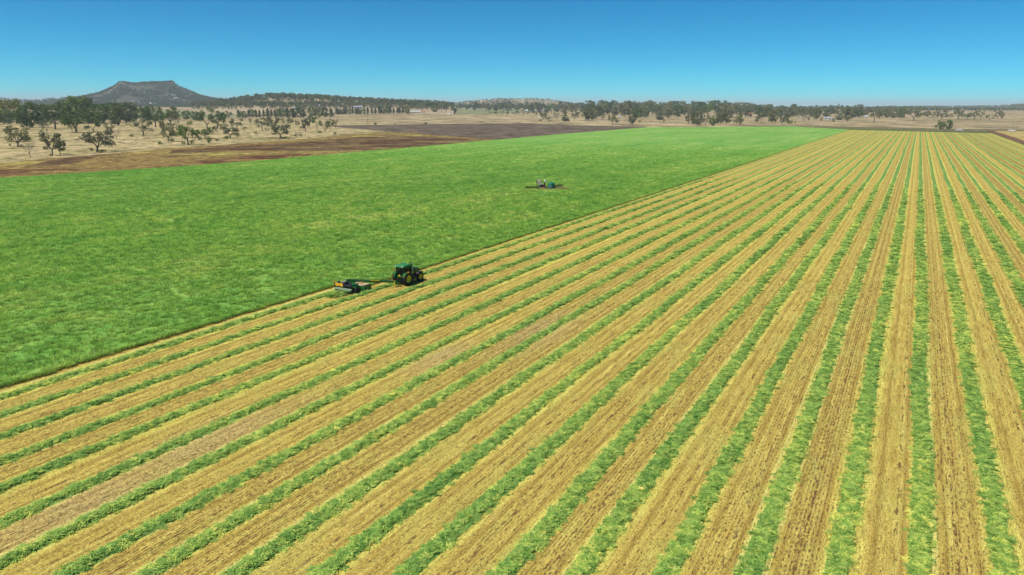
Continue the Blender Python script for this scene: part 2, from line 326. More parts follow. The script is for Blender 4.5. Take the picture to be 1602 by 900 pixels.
def sheet(name, pts, off, m, label, maxe=60):
    bm = bmesh.new(); vv = [bm.verts.new((p.x, p.y, 0)) for p in pts]; bm.faces.new(vv)
    bmesh.ops.triangulate(bm, faces=bm.faces[:])
    for _ in range(5):
        es = [e for e in bm.edges if e.calc_length() > maxe]
        if not es: break
        bmesh.ops.subdivide_edges(bm, edges=es, cuts=1); bmesh.ops.triangulate(bm, faces=[f for f in bm.faces if len(f.verts) > 3])
    for v in bm.verts: v.co.z = terr(v.co.x, v.co.y) + off
    bmesh.ops.recalc_face_normals(bm, faces=bm.faces[:])
    if sum(f.normal.z for f in bm.faces) < 0: bmesh.ops.reverse_faces(bm, faces=bm.faces[:])
    me = bpy.data.meshes.new(name); bm.to_mesh(me); bm.free()
    return tag(link(name, me, None, [m]), label, kind='structure')
def px(l): return [place(u, v) for u, v in l]
def rag(l, amp=1.0, n=6):
    """roughen a pixel outline's edges a little so field borders are not ruled lines"""
    out = []
    for i, a in enumerate(l):
        b = l[(i+1) % len(l)]
        for j in range(n):
            f = j/n; dy = (random.uniform(-1, 1)*amp*0.35) if j else 0
            out.append((a[0]+(b[0]-a[0])*f, a[1]+(b[1]-a[1])*f + dy))
    return out
sheet('pasture', px([(-500, 330), (-500, 193), (60, 192.5), (150, 192), (235, 190), (330, 189.5), (470, 188), (560, 190), (640, 197), (640, 212), (540, 222), (270, 262), (0, 300)]), 0.03, M['pasture'], 'dry grass pasture scattered with gum trees left of the crop')
sheet('ploughed_field', px(rag([(500, 196.5), (560, 196), (740, 194), (820, 192.8), (880, 195.5), (955, 197.6), (1010, 198.6), (1010, 204), (870, 216), (770, 224), (700, 216), (610, 206.5)], 0.7)), 0.07, M['ploughed'], 'dark brown ploughed field beyond the green crop')
sheet('weedy_strip', px(rag([(-500, 352), (-300, 310), (-100, 275), (0, 256), (60, 250), (100, 247), (180, 240), (270, 232), (400, 223.5), (520, 214), (590, 207), (640, 208), (700, 213), (775, 219), (775, 228), (540, 250), (270, 272), (0, 298), (-500, 400)], 1.2)), 0.11, M['weeds'], 'rusty brown weedy strip between pasture and green crop')
sheet('rusty_weed_patch', px(rag([(38, 262), (75, 252), (110, 247), (160, 242), (182, 240), (150, 247), (110, 257), (60, 261)], 1.5)), 0.15, M['brown_weeds'], 'reddish brown weed patch beside the pasture on the left')
sheet('brown_weed_band', px(rag([(270, 236), (360, 230), (480, 222), (600, 212), (660, 213), (760, 221), (640, 233), (540, 238.5), (440, 236), (360, 236), (260, 243)], 1.2)), 0.155, M['brown_weeds'], 'brown weed band along the far edge of the green crop')
sheet('far_paddock', px([(190, 185), (230, 173.5), (345, 173), (520, 171), (560, 176), (400, 179), (330, 186)]), 0.05, M['palegreen'], 'pale green paddock below the flat topped hill', 120)
sheet('middle_paddock', px([(640, 178), (650, 170.5), (800, 170.5), (850, 174), (760, 179.5)]), 0.05, M['palegreen'], 'pale green paddock in front of the far gum band', 120)
sheet('roadside_verge', px(rag([(1150, 196.3), (1300, 197.7), (1420, 200.5), (1602, 203), (1900, 206.5), (1900, 216), (1560, 211), (1440, 208), (1330, 205), (1200, 200)], 0.3)), 0.06, M['verge'], 'brown grassy roadside verge at the far end of the mown field')
sheet('green_verge', px(rag([(1190, 197.6), (1330, 201.6), (1440, 205), (1550, 207.2), (1553, 209.6), (1440, 208), (1330, 205), (1200, 200)], 0.3)), 0.10, M['green_verge'], 'thin green grass verge along the far end of the mown field')
TR = -2.76
sheet('dirt_track', [st(150, tcot(TR)), st(150, tcot(TR)+9), st(1010, tcot(TR)+9), st(1010, tcot(TR))], 0.14, M['track'], 'brown dirt track along the right edge of the mown field', 200)
sheet('old_stubble_field', [st(150, tcot(TR)+9), st(150, 400), st(1120, 400), st(1010, tcot(TR)+9)], 0.12, M['oldstubble'], 'ochre stubble field beyond the dirt track at right', 200)

# far edge of the mown field and the standing crop, in row coordinates
def far_s(t):   # where the field ends
    A = tost(g0(1325, 203.3)); B = tost(g0(1552, 209.0)); k = (t - A[1])/(B[1]-A[1]); return A[0] + k*(B[0]-A[0])
CV = [tcot(i*0.1825) for i in range(-15, 0)] + [tcot(x) for x in (0, .1798, .3638, .542, .726, .893, 1.091, 1.271, 1.454, 1.640, 1.81, 1.994, 2.18, 2.384, 2.558, 2.748, 2.939, 3.112)]
CV = sorted(CV, reverse=False)       # windrow centres from the crop side (negative t) to the right
T_AHEAD = tcot(3.035); T_BEHIND = tcot(3.215); S_MOW = 75.5
S_MIN = -45
# stubble sheet
def build_stubble():
    bounds = [T_BEHIND - 1.5] + CV + [tcot(TR)]
    svals = list(np.arange(S_MIN, 250, 6)) + list(np.linspace(250, 1, 1))[:0] + [250, 300, 360, 430, 520, 620, 720, 820, 900, 1000, 1200]
    vs_ = []; fs = []; uvs = []; uvr = []
    for k_ in range(len(bounds)-1):
        a, b = bounds[k_], bounds[k_+1]
        for j in range(len(svals)):
            for f_, t in ((0, a), (1, b)):
                s_ = min(svals[j], far_s(t)); p = st(s_, t); vs_.append((p.x, p.y, terr(p.x, p.y) + 0.13))
        base = len(vs_) - 2*len(svals)
        for j in range(len(svals)-1):
            q = base + 2*j; fs.append((q, q+1, q+3, q+2))
            for (jj, f_) in ((j, 0), (j, 1), (j+1, 1), (j+1, 0)):
                t = b if f_ else a; s_ = min(svals[jj], far_s(t)); off = 0.0
                fa, fb = (k_, k_+1)
                if k_ == 0: fa = 0.5
                uvs.append((s_, (fb-0.001) if f_ else fa+0.001)); uvr.append((s_, t))
    me = mesh('stubble', vs_, fs)
    for nm, dat in (('strip', uvs), ('rows', uvr)):
        l_ = me.uv_layers.new(name=nm); l_.data.foreach_set('uv', [x for p in dat for x in p])
    # normals up
    if me.polygons[0].normal.z < 0: me.flip_normals()
    return me
stub = link('stubble_field', build_stubble(), None, [M['stubble']]); tag(stub, 'golden mown stubble field striped with green windrows', kind='structure')

# ---- scatter with geometry nodes
def proto_collection(name, meshes, mat_):
    c = bpy.data.collections.new(name)
    for i, me in enumerate(meshes):
        me.materials.clear(); me.materials.append(mat_)
        o = bpy.data.objects.new('%s_%02d' % (name, i), me); c.objects.link(o)
    return c
_gn = {}
def scatter_group(coll, smin, smax, tilt=0.15, zrand=True):
    key = (coll.name, smin, smax, tilt, zrand)
    if key in _gn: return _gn[key]
    ng = bpy.data.node_groups.new('scatter_' + coll.name, 'GeometryNodeTree')
    ng.interface.new_socket('Geometry', in_out='INPUT', socket_type='NodeSocketGeometry'); ng.interface.new_socket('Geometry', in_out='OUTPUT', socket_type='NodeSocketGeometry')
    n = ng.nodes; L = ng.links; gi = n.new('NodeGroupInput'); go = n.new('NodeGroupOutput')
    ip = n.new('GeometryNodeInstanceOnPoints'); ci = n.new('GeometryNodeCollectionInfo'); ci.inputs['Collection'].default_value = coll
    ci.inputs['Separate Children'].default_value = True; ci.inputs['Reset Children'].default_value = True
    ip.inputs['Pick Instance'].default_value = True
    ri = n.new('FunctionNodeRandomValue'); ri.data_type = 'INT'; ri.inputs[4].default_value = 0; ri.inputs[5].default_value = len(coll.objects)-1
    L.new(ri.outputs[2], ip.inputs['Instance Index'])
    rr = n.new('FunctionNodeRandomValue'); rr.data_type = 'FLOAT_VECTOR'
    rr.inputs[0].default_value = (-tilt, -tilt, 0 if zrand else YAW-0.06); rr.inputs[1].default_value = (tilt, tilt, 2*pi if zrand else YAW+0.06); rr.inputs['Seed'].default_value = 5
    rs_ = n.new('FunctionNodeRandomValue'); rs_.data_type = 'FLOAT'; rs_.inputs[2].default_value = smin; rs_.inputs[3].default_value = smax; rs_.inputs['Seed'].default_value = 9
    at = n.new('GeometryNodeInputNamedAttribute'); at.data_type = 'FLOAT'; at.inputs['Name'].default_value = 'size'
    mu = n.new('ShaderNodeMath'); mu.operation = 'MULTIPLY'; L.new(rs_.outputs[1], mu.inputs[0]); L.new(at.outputs[0], mu.inputs[1])
    L.new(gi.outputs[0], ip.inputs['Points']); L.new(ci.outputs[0], ip.inputs['Instance']); L.new(rr.outputs[0], ip.inputs['Rotation']); L.new(mu.outputs[0], ip.inputs['Scale'])
    L.new(ip.outputs[0], go.inputs[0]); _gn[key] = ng; return ng
def scatter(name, pts, sizes, coll, smin=0.8, smax=1.2, tilt=0.15, parent=None, zrand=True):
    me = bpy.data.meshes.new(name); n_ = len(pts); me.vertices.add(n_); me.vertices.foreach_set('co', np.asarray(pts, dtype=np.float32).ravel())
    a = me.attributes.new('size', 'FLOAT', 'POINT'); a.data.foreach_set('value', np.asarray(sizes, dtype=np.float32)); me.update()
    o = link(name, me, parent); md = o.modifiers.new('scatter', 'NODES'); md.node_group = scatter_group(coll, smin, smax, tilt, zrand); o['kind'] = 'stuff'
    return o
# projection to the photograph, used only to leave out what lies far outside the view
_inv = np.array(_m.transposed())
def project(P):
    Q = (P - np.array([0, 0, CH])) @ _inv.T
    z = np.maximum(-Q[:, 2], 1e-3); return 801 + FPX*Q[:, 0]/z, 450 - FPX*Q[:, 1]/z, -Q[:, 2]
def inview(P, mx=260, my=220):
    u, v, z = project(P); return (z > 5) & (u > -mx) & (u < 1602+mx) & (v < 900+my)
EA = np.array([E2.x, E2.y]); NA = np.array([N2.x, N2.y])
def st_np(s_, t_, z_):
    P = np.empty((len(s_), 3)); P[:, :2] = s_[:, None]*EA + t_[:, None]*NA; P[:, 2] = z_; return P

def blade_strip(vs_, fs, p, ang, L_, w, lean, segs=3, droop=1.0):
    """one bent leaf blade"""
    dx, dy = cos(ang), sin(ang); px_, py_ = -dy*w/2, dx*w/2; b = len(vs_)
    for i in range(segs+1):
        f = i/segs; out = lean*f*f*droop + lean*0.25*f; h = L_*(f - 0.32*lean*f*f)
        ww = 1 - f*0.85 if i < segs else 0.12
        c_ = (p[0]+dx*out*L_, p[1]+dy*out*L_, p[2]+h)
        vs_ += [(c_[0]+px_*ww, c_[1]+py_*ww, c_[2]), (c_[0]-px_*ww, c_[1]-py_*ww, c_[2])]
    for i in range(segs): fs.append((b+2*i, b+2*i+1, b+2*i+3, b+2*i+2))
R = random.Random(3)
def crop_clump(n, spread, h, w):
    vs_, fs = [], []
    for _ in range(n):
        a = R.uniform(0, 2*pi); r_ = spread*sqrt(R.random()); hh = h*R.uniform(0.72, 1.08)
        blade_strip(vs_, fs, (r_*cos(a), r_*sin(a), 0), R.uniform(0, 2*pi), hh, w*R.uniform(0.7, 1.3), R.uniform(0.15, 0.75), 3)
    return mesh('crop_clump', vs_, fs)
cropA = proto_collection('crop_clump', [crop_clump(20, 0.34, 0.68, 0.075) for _ in range(4)], M['blade'])
cropB = proto_collection('crop_clump_wide', [crop_clump(26, 0.75, 0.68, 0.13) for _ in range(4)], M['blade'])
def forage_clump():
    vs_, fs = [], []
    for _ in range(26):
        a = R.uniform(0, 2*pi); r_ = 0.3*sqrt(R.random()); b = len(vs_); L_ = R.uniform(0.18, 0.5); w = R.uniform(0.022, 0.05); z = R.uniform(0.0, 0.1)
        x, y = r_*cos(a), r_*sin(a); d = R.uniform(0, 2*pi); dx, dy = cos(d), sin(d); up = R.uniform(-0.1, 0.22)
        q = [(-0.5, 0), (0, 0.5), (0.5, 0.25+R.uniform(-.6, .4))]
        for f_, zz_ in q:
            cx, cy, cz = x+dx*f_*L_, y+dy*f_*L_, z+zz_*up*L_
            vs_ += [(cx-dy*w/2, cy+dx*w/2, cz), (cx+dy*w/2, cy-dx*w/2, cz+R.uniform(-.02, .02))]
        fs += [(b, b+1, b+3, b+2), (b+2, b+3, b+5, b+4)]
    return mesh('forage_clump', vs_, fs)
forC = proto_collection('forage_clump', [forage_clump() for _ in range(5)], M['forage_leaf'])
def stalk_run():
    vs_, fs = [], []
    for i in range(26):
        x = R.uniform(-0.5, 0.5); y = R.gauss(0, 0.022); b = len(vs_); h = R.uniform(0.05, 0.13); w = R.uniform(0.008, 0.02); a = R.uniform(0, pi); lx, ly = R.gauss(0, .035), R.gauss(0, .035)
        dx, dy = cos(a)*w/2, sin(a)*w/2
        vs_ += [(x-dx, y-dy, 0), (x+dx, y+dy, 0), (x+lx+dx*.6, y+ly+dy*.6, h), (x+lx-dx*.6, y+ly-dy*.6, h)]; fs.append((b, b+1, b+2, b+3))
    for i in range(5):   # loose straw
        x, y = R.uniform(-.5, .5), R.uniform(-.11, .11); b = len(vs_); a = R.uniform(0, 2*pi); L_ = R.uniform(.06, .2); w = .012; dx, dy = cos(a), sin(a)
        vs_ += [(x, y, .03), (x-dy*w, y+dx*w, .03), (x+dx*L_-dy*w, y+dy*L_+dx*w, .05), (x+dx*L_, y+dy*L_, .05)]; fs.append((b, b+1, b+2, b+3))
    return mesh('stalk_run', vs_, fs)
stkC = proto_collection('stalk_run', [stalk_run() for _ in range(6)], M['stalk'])

# stubble stalks near the camera, in drill rows
def build_stalks():
    rows_ = np.arange(T_BEHIND, tcot(-1.2), 0.25); out = []
    for t in rows_:
        s_ = np.arange(0, 135, 0.95) + rng.uniform(0, .9); s_ = s_ + rng.uniform(-.2, .2, len(s_)); out.append(np.stack([s_, np.full(len(s_), t) + rng.normal(0, .02, len(s_))], 1))
    A = np.concatenate(out); P = st_np(A[:, 0], A[:, 1], 0.13)
    m_ = inview(P, 300, 120) & (np.hypot(P[:, 0], P[:, 1]) < 120) & (rng.random(len(P)) < np.clip(1.4 - np.hypot(P[:, 0], P[:, 1])/110, 0.25, 0.85))
    m_ &= ~((A[:, 1] < T_AHEAD) & (A[:, 0] > S_MOW + 2))
    P = P[m_]; return scatter('stubble_stalks', P, np.ones(len(P)), stkC, 0.7, 1.35, 0.03, stub, zrand=False)
build_stalks()

# windrows, each one a thing
def hsh(a, b): return mnoise.noise(Vector((a, b, 3.3)))
def build_windrow(k_, t0, s0, s1, idx):
    prof = [-1.0, -0.82, -0.5, -0.2, 0.12, 0.45, 0.8, 1.0]; vs_ = []; s_ = s0; ss = []
    while s_ < s1:
        ss.append(s_); d = abs(s_) + abs(t0)*0.5; s_ += 0.3 if d < 110 else (0.7 if d < 220 else 2.5)
    ss.append(s1)
    wid0 = 0.64 + 0.14*hsh(k_*3.1, 9.0)
    for s in ss:
        wob = 0.30*hsh(s*0.045, k_*7.7) + 0.10*hsh(s*0.45, k_*3.9); wid = wid0*(1 + 0.10*min(1, max(0, (s-110)/90))); ww = wid*(1 + 0.16*hsh(s*0.16, k_*5.1+40) + 0.12*hsh(s*0.6, k_*5.1+70)); hh = 0.13*(1 + 0.25*hsh(s*0.4, k_*2.2+80))
        for q in prof:
            t = t0 + wob + ww*q*(1 + 0.12*hsh(s*1.9, q*3 + k_*11)); h = hh*(1 - abs(q)**2.4)
            h += 0.07*hsh(s*1.7+k_*5, q*4.0+k_)*(1-abs(q)**4); p = st(s, t); vs_.append((p.x, p.y, 0.115 + max(0.0, h) + terr(p.x, p.y)))
    n = len(prof); fs = [(j*n+i, (j+1)*n+i, (j+1)*n+i+1, j*n+i+1) for j in range(len(ss)-1) for i in range(n-1)]
    me = mesh('windrow', vs_, fs, True)
    if me.polygons[2].normal.z < 0: me.flip_normals()
    o = link('windrow', me, None, [M['windrow']])
    # loose leaves on the ridge
    dens = 16.0; s_hi = min(s1, 300); nn = int((s_hi - max(s0, 0))*1.3*dens)
    S = rng.uniform(max(s0, 0), s_hi, nn); q = np.clip(rng.normal(0, 0.52, nn), -1.2, 1.2); T = t0 + q*0.64 + 0.30*np.array([hsh(x_*0.045, i_*7.7) for x_, i_ in zip(S, [k_]*nn)])
    P = st_np(S, T, 0.12 + 0.12*np.clip(1-np.abs(q)**2.2, 0, 1)); dist = np.hypot(P[:, 0], P[:, 1])
    P_ = inview(P, 420, 160) & (dist < 290) & (rng.random(nn) < np.clip(1.25 - dist/150, 0.22, 1)*np.clip((290-dist)/110, 0, 1)); P = P[P_]; dist = dist[P_]
    if len(P): scatter('loose_leaves', P, np.clip(dist/90, 0.85, 1.7), forC, 0.75, 1.25, 0.3, o)
    return o
CV_ord = sorted(CV)     # most negative first = nearest the standing crop
for i, t in enumerate(CV_ord):
    s1 = far_s(t) - 1; s0 = S_MIN
    if i == 0: s1 = 71.6
    if t > 20: s0 = 20
    o = build_windrow(i, t, s0, s1, i)
    if i == 0: lab = 'green windrow trailing out behind the mower, nearest the standing crop'
    elif i == 1: lab = 'green windrow running under the left side of the tractor, second from the standing crop'
    elif i == 17: lab = 'green windrow running straight up the photo, eighteenth from the standing crop'
    elif i == len(CV_ord)-1: lab = 'last green windrow, beside the brown dirt track at far right'
    else: lab = 'green windrow of cut forage lying on the stubble, %s from the standing crop' % ordw(i)
    tag(o, lab, 'windrow', 'windrows lying on the mown stubble')

# the standing crop: canopy sheet with a skirt, and blade clumps
def crop_poly():
    farl = [g0(u, v) for u, v in [(1322, 203), (1240, 198.5), (1190, 198.6), (1100, 199.5), (1010, 200), (985, 202), (890, 209.5), (800, 217.5), (700, 226.5), (540, 240.5), (400, 253), (270, 262.5), (100, 273.5), (0, 280), (-250, 297), (-600, 330)]]
    P = [st(S_MIN, T_BEHIND), st(S_MOW, T_BEHIND), st(S_MOW+0.3, T_AHEAD), st(far_s(T_AHEAD)-1, T_AHEAD)] + farl
    P.append(st(S_MIN, T_BEHIND-140)); return P
CPL = crop_poly(); CTOP = 0.42
CPS = [st(tost(p)[0] + (0.5 if i == 1 else 0), tost(p)[1] - (0.9 if i < 4 else 0)) for i, p in enumerate(CPL)]
def in_poly(X, Y, poly):
    c_ = np.zeros(len(X), bool); j = len(poly)-1
    for i in range(len(poly)):
        xi, yi, xj, yj = poly[i].x, poly[i].y, poly[j].x, poly[j].y
        c_ ^= ((yi > Y) != (yj > Y)) & (X < (xj-xi)*(Y-yi)/(yj-yi+1e-12) + xi); j = i
    return c_
def build_crop():
    bm = bmesh.new(); dense = []; outs = []
    for i, a in enumerate(CPS):
        b = CPS[(i+1) % len(CPS)]; n = max(1, int((b-a).length/4)) if (b-a).length < 2000 else 100
        for j in range(n):
            p = a.lerp(b, j/n); d = (b-a).normalized(); nrm = Vector((-d.y, d.x, 0))
            dense.append(p + nrm*random.uniform(-.12, .12)*min(4, 1 + p.length/200) if j else p); outs.append(Vector((N2.x, N2.y, 0))*(0.55 if i < 3 else 0.0))
    top = [bm.verts.new((p.x, p.y, CTOP)) for p in dense]; bot = [bm.verts.new((p.x + q.x, p.y + q.y, -0.05)) for p, q in zip(dense, outs)]
    n = len(top); bm.faces.new(top)
    for i in range(n): bm.faces.new((top[i], top[(i+1) % n], bot[(i+1) % n], bot[i]))
    for s_ in range(60, 640, 40):
        bmesh.ops.bisect_plane(bm, geom=bm.verts[:]+bm.edges[:]+bm.faces[:], plane_co=st(s_, 0), plane_no=Vector((E2.x, E2.y, 0)))
    bmesh.ops.triangulate(bm, faces=bm.faces[:])
    for v in bm.verts:
        if v.co.z > CTOP - 0.01:
            d_ = v.co.length; k_ = min(1, max(0, (d_-180)/330)); v.co.z = 0.24 + (CTOP - 0.24)*k_
    bmesh.ops.recalc_face_normals(bm, faces=bm.faces[:])
    me = bpy.data.meshes.new('standing_crop'); bm.to_mesh(me); bm.free(); return me
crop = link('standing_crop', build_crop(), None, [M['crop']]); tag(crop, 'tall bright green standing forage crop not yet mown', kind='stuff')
def crop_points(n, dmin, dmax, fall):
    # uniform over a disc sector to the left of the edge
    S = rng.uniform(-40, 520, n); T = T_BEHIND + 6 - rng.random(n)*(430 if dmax > 200 else 170)
    P = st_np(S, T, 0.0); d = np.hypot(P[:, 0], P[:, 1])
    m_ = (d >= dmin) & (d < dmax) & inview(P, 260, 120) & in_poly(P[:, 0], P[:, 1], CPL); P = P[m_]; d = d[m_]
    m_ = rng.random(len(P)) < fall(d); P = P[m_]; P[:, 2] = 0.0; return P, d[m_]
PUMP = g0(853, 296)
def clear_pump(P, r_=3.6):
    dx = P[:, 0]-PUMP.x; dy = P[:, 1]-PUMP.y; return ((dx-2)/6.0)**2 + (dy/2.6)**2 > 1
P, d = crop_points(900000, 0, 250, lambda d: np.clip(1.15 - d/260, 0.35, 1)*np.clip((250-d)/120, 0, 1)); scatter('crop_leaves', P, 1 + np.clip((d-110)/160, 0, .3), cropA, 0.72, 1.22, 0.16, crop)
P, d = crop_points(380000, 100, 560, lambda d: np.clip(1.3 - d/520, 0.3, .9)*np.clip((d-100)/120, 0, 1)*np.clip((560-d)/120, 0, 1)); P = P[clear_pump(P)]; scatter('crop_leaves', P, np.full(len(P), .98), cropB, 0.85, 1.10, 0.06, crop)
# a ragged row of stems right on the cut edge
for (sa, sb, tt) in ((S_MIN+40, S_MOW, T_BEHIND), (S_MOW, 420, T_AHEAD)):
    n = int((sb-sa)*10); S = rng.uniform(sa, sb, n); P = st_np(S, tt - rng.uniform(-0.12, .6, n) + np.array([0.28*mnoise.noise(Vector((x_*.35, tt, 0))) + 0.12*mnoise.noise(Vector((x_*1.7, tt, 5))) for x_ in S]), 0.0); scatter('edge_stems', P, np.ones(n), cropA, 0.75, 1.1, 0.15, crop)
#%%PART2%%
# ------------------------------------------------------------------ hills
HOR = lambda u: 162 + 6*u/1440
def hill(name, prof, D, W, m, label, du=2.0, base_v=None, cliff=0.0, front=1.0, seed=0, smooth_a=1.0):
    """terrain ridge: skyline from measured directions, D metres away, W metres half depth"""
    us = np.arange(prof[0][0], prof[-1][0]+du, du); vsk = np.interp(us, [p[0] for p in prof], [p[1] for p in prof])
    na = 34; A = np.linspace(-1, 1, na); vs_ = []; fs = []
    for i, (u, v) in enumerate(zip(us, vsk)):
        d = ray(u, 168 if v > 168 else v); hz = sqrt(d.x*d.x + d.y*d.y); ax, ay = d.x/hz, d.y/hz
        top = CH + D*d.z/hz if v <= HOR(u)+3 else 0
        for a in A:
            f = max(0, 1 - abs(a)) if not cliff else min(1.0, max(0, 1 - (abs(a) - 0.12)/0.88))
            f = f**smooth_a if not cliff else (0.30*f + 0.70*f**2.1 if f < 0.93 else f)
            r_ = D + a*W*(front if a < 0 else 1); x, y = ax*r_, ay*r_
            nz = mnoise.fractal(Vector((x/260, y/260, seed)), 0.8, 2.0, 5)*0.13*(1 - 0.85*max(0, f-0.2)) * (0 if f <= 0 else 1)
            tz = terr(x, y); z = max(0, top-tz)*max(0, f + nz*min(1, f*4)) + tz - (0 if f > 0.02 else 1.5); vs_.append((x, y, z))
    for i in range(len(us)-1):
        for j in range(na-1): fs.append((i*na+j, i*na+j+1, (i+1)*na+j+1, (i+1)*na+j))
    me = mesh(name, vs_, fs, True)
    if me.polygons[len(fs)//2].normal.z < 0: me.flip_normals()
    o = link(name, me, None, [m]); tag(o, label, kind='structure')
    BV.append(BVHTree.FromPolygons([v.co for v in me.vertices], [tuple(p.vertices) for p in me.polygons])); return o
H_FL = hill('far_hills', [(-160, 158), (-60, 156), (0, 155.2), (20, 156.5), (40, 159), (62, 158.5), (80, 155.5), (100, 155), (135, 151.5), (170, 152), (215, 158), (240, 163)], 5200, 900, M['farhill'], 'low bushy foothills left of the flat topped hill', seed=4)
H_MESA = hill('flat_topped_hill', [(84, 163), (110, 156.5), (135.6, 151.0), (156, 147), (171, 140.5), (181, 135.6), (186.5, 130.0), (196, 130), (210, 132), (217, 132.2), (221, 131.3), (240, 131.2), (255, 130.8), (270, 129.4), (275.5, 134.2), (290, 140.5), (311, 150), (330, 154.6), (345, 156.8), (368, 158.5), (400, 161), (430, 164)], 4600, 760, M['mesa'], 'flat topped wooded hill standing on the horizon at left', du=1.5, cliff=1, front=1.35, seed=1)
H_FR = hill('low_far_ridge', [(600, 163), (625, 160), (645, 159), (670, 157.8), (692, 160.4), (712, 162.6), (730, 165)], 5600, 700, M['farhill'], 'low bluish ridge on the horizon left of centre', seed=6)
H_DRY = hill('dry_round_hill', [(696, 165), (715, 161.5), (740, 157.8), (760, 156), (790, 155), (830, 155.3), (858, 156.5), (880, 160), (905, 164)], 4700, 650, M['drhill'], 'low dry tan hill on the horizon at centre', seed=2)
H_TREE = hill('wooded_rise', [(300, 165), (340, 160), (365, 157.5), (395, 153), (420, 151), (445, 150.5), (480, 152.8), (510, 153.5), (545, 155.5), (575, 157.5), (610, 159.8), (650, 161.5), (680, 163), (710, 166)], 2500, 650, M['drhill'], 'dry rise dotted with trees right of the flat topped hill', seed=3, front=1.0)
H_RT = hill('distant_range', [(1380, 169.5), (1420, 168.6), (1470, 168.2), (1520, 168.0), (1552, 167), (1580, 165.2), (1602, 164.4), (1680, 163), (1800, 166)], 5600, 900, M['farhill'], 'long bluish range on the horizon at far right', seed=5)

# ------------------------------------------------------------------ trees
def tube(V_, F_, p0, p1, r0, r1, n=5):
    d = (Vector(p1)-Vector(p0)).normalized(); a = d.orthogonal().normalized(); b = d.cross(a); base = len(V_)
    for p, r_ in ((Vector(p0), r0), (Vector(p1), r1)):
        for i in range(n):
            q = p + a*r_*cos(2*pi*i/n) + b*r_*sin(2*pi*i/n); V_.append(tuple(q))
    for i in range(n): F_.append((base+i, base+(i+1) % n, base+n+(i+1) % n, base+n+i))
def leaves(V_, F_, c_, rx, rz_, n, size, Rr):
    for _ in range(n):
        while True:
            x, y, z = Rr.uniform(-1, 1), Rr.uniform(-1, 1), Rr.uniform(-1, 1)
            l2 = x*x+y*y+z*z
            if 0.12 < l2 < 1: break
        p = Vector((c_[0]+x*rx, c_[1]+y*rx, c_[2]+z*rz_)); a = Vector((Rr.gauss(0, 1), Rr.gauss(0, 1), Rr.gauss(0, .7))).normalized(); b = a.orthogonal().normalized()
        th = Rr.uniform(0, pi); b = (Matrix.Rotation(th, 3, a) @ b); s_ = size*Rr.uniform(0.6, 1.3); w = s_*Rr.uniform(.5, .9); k0 = len(V_)
        c2 = a.cross(b)
        V_ += [tuple(p - b*s_/2), tuple(p + c2*w/2), tuple(p + b*s_/2), tuple(p - c2*w/2)]; F_.append((k0, k0+1, k0+2, k0+3))
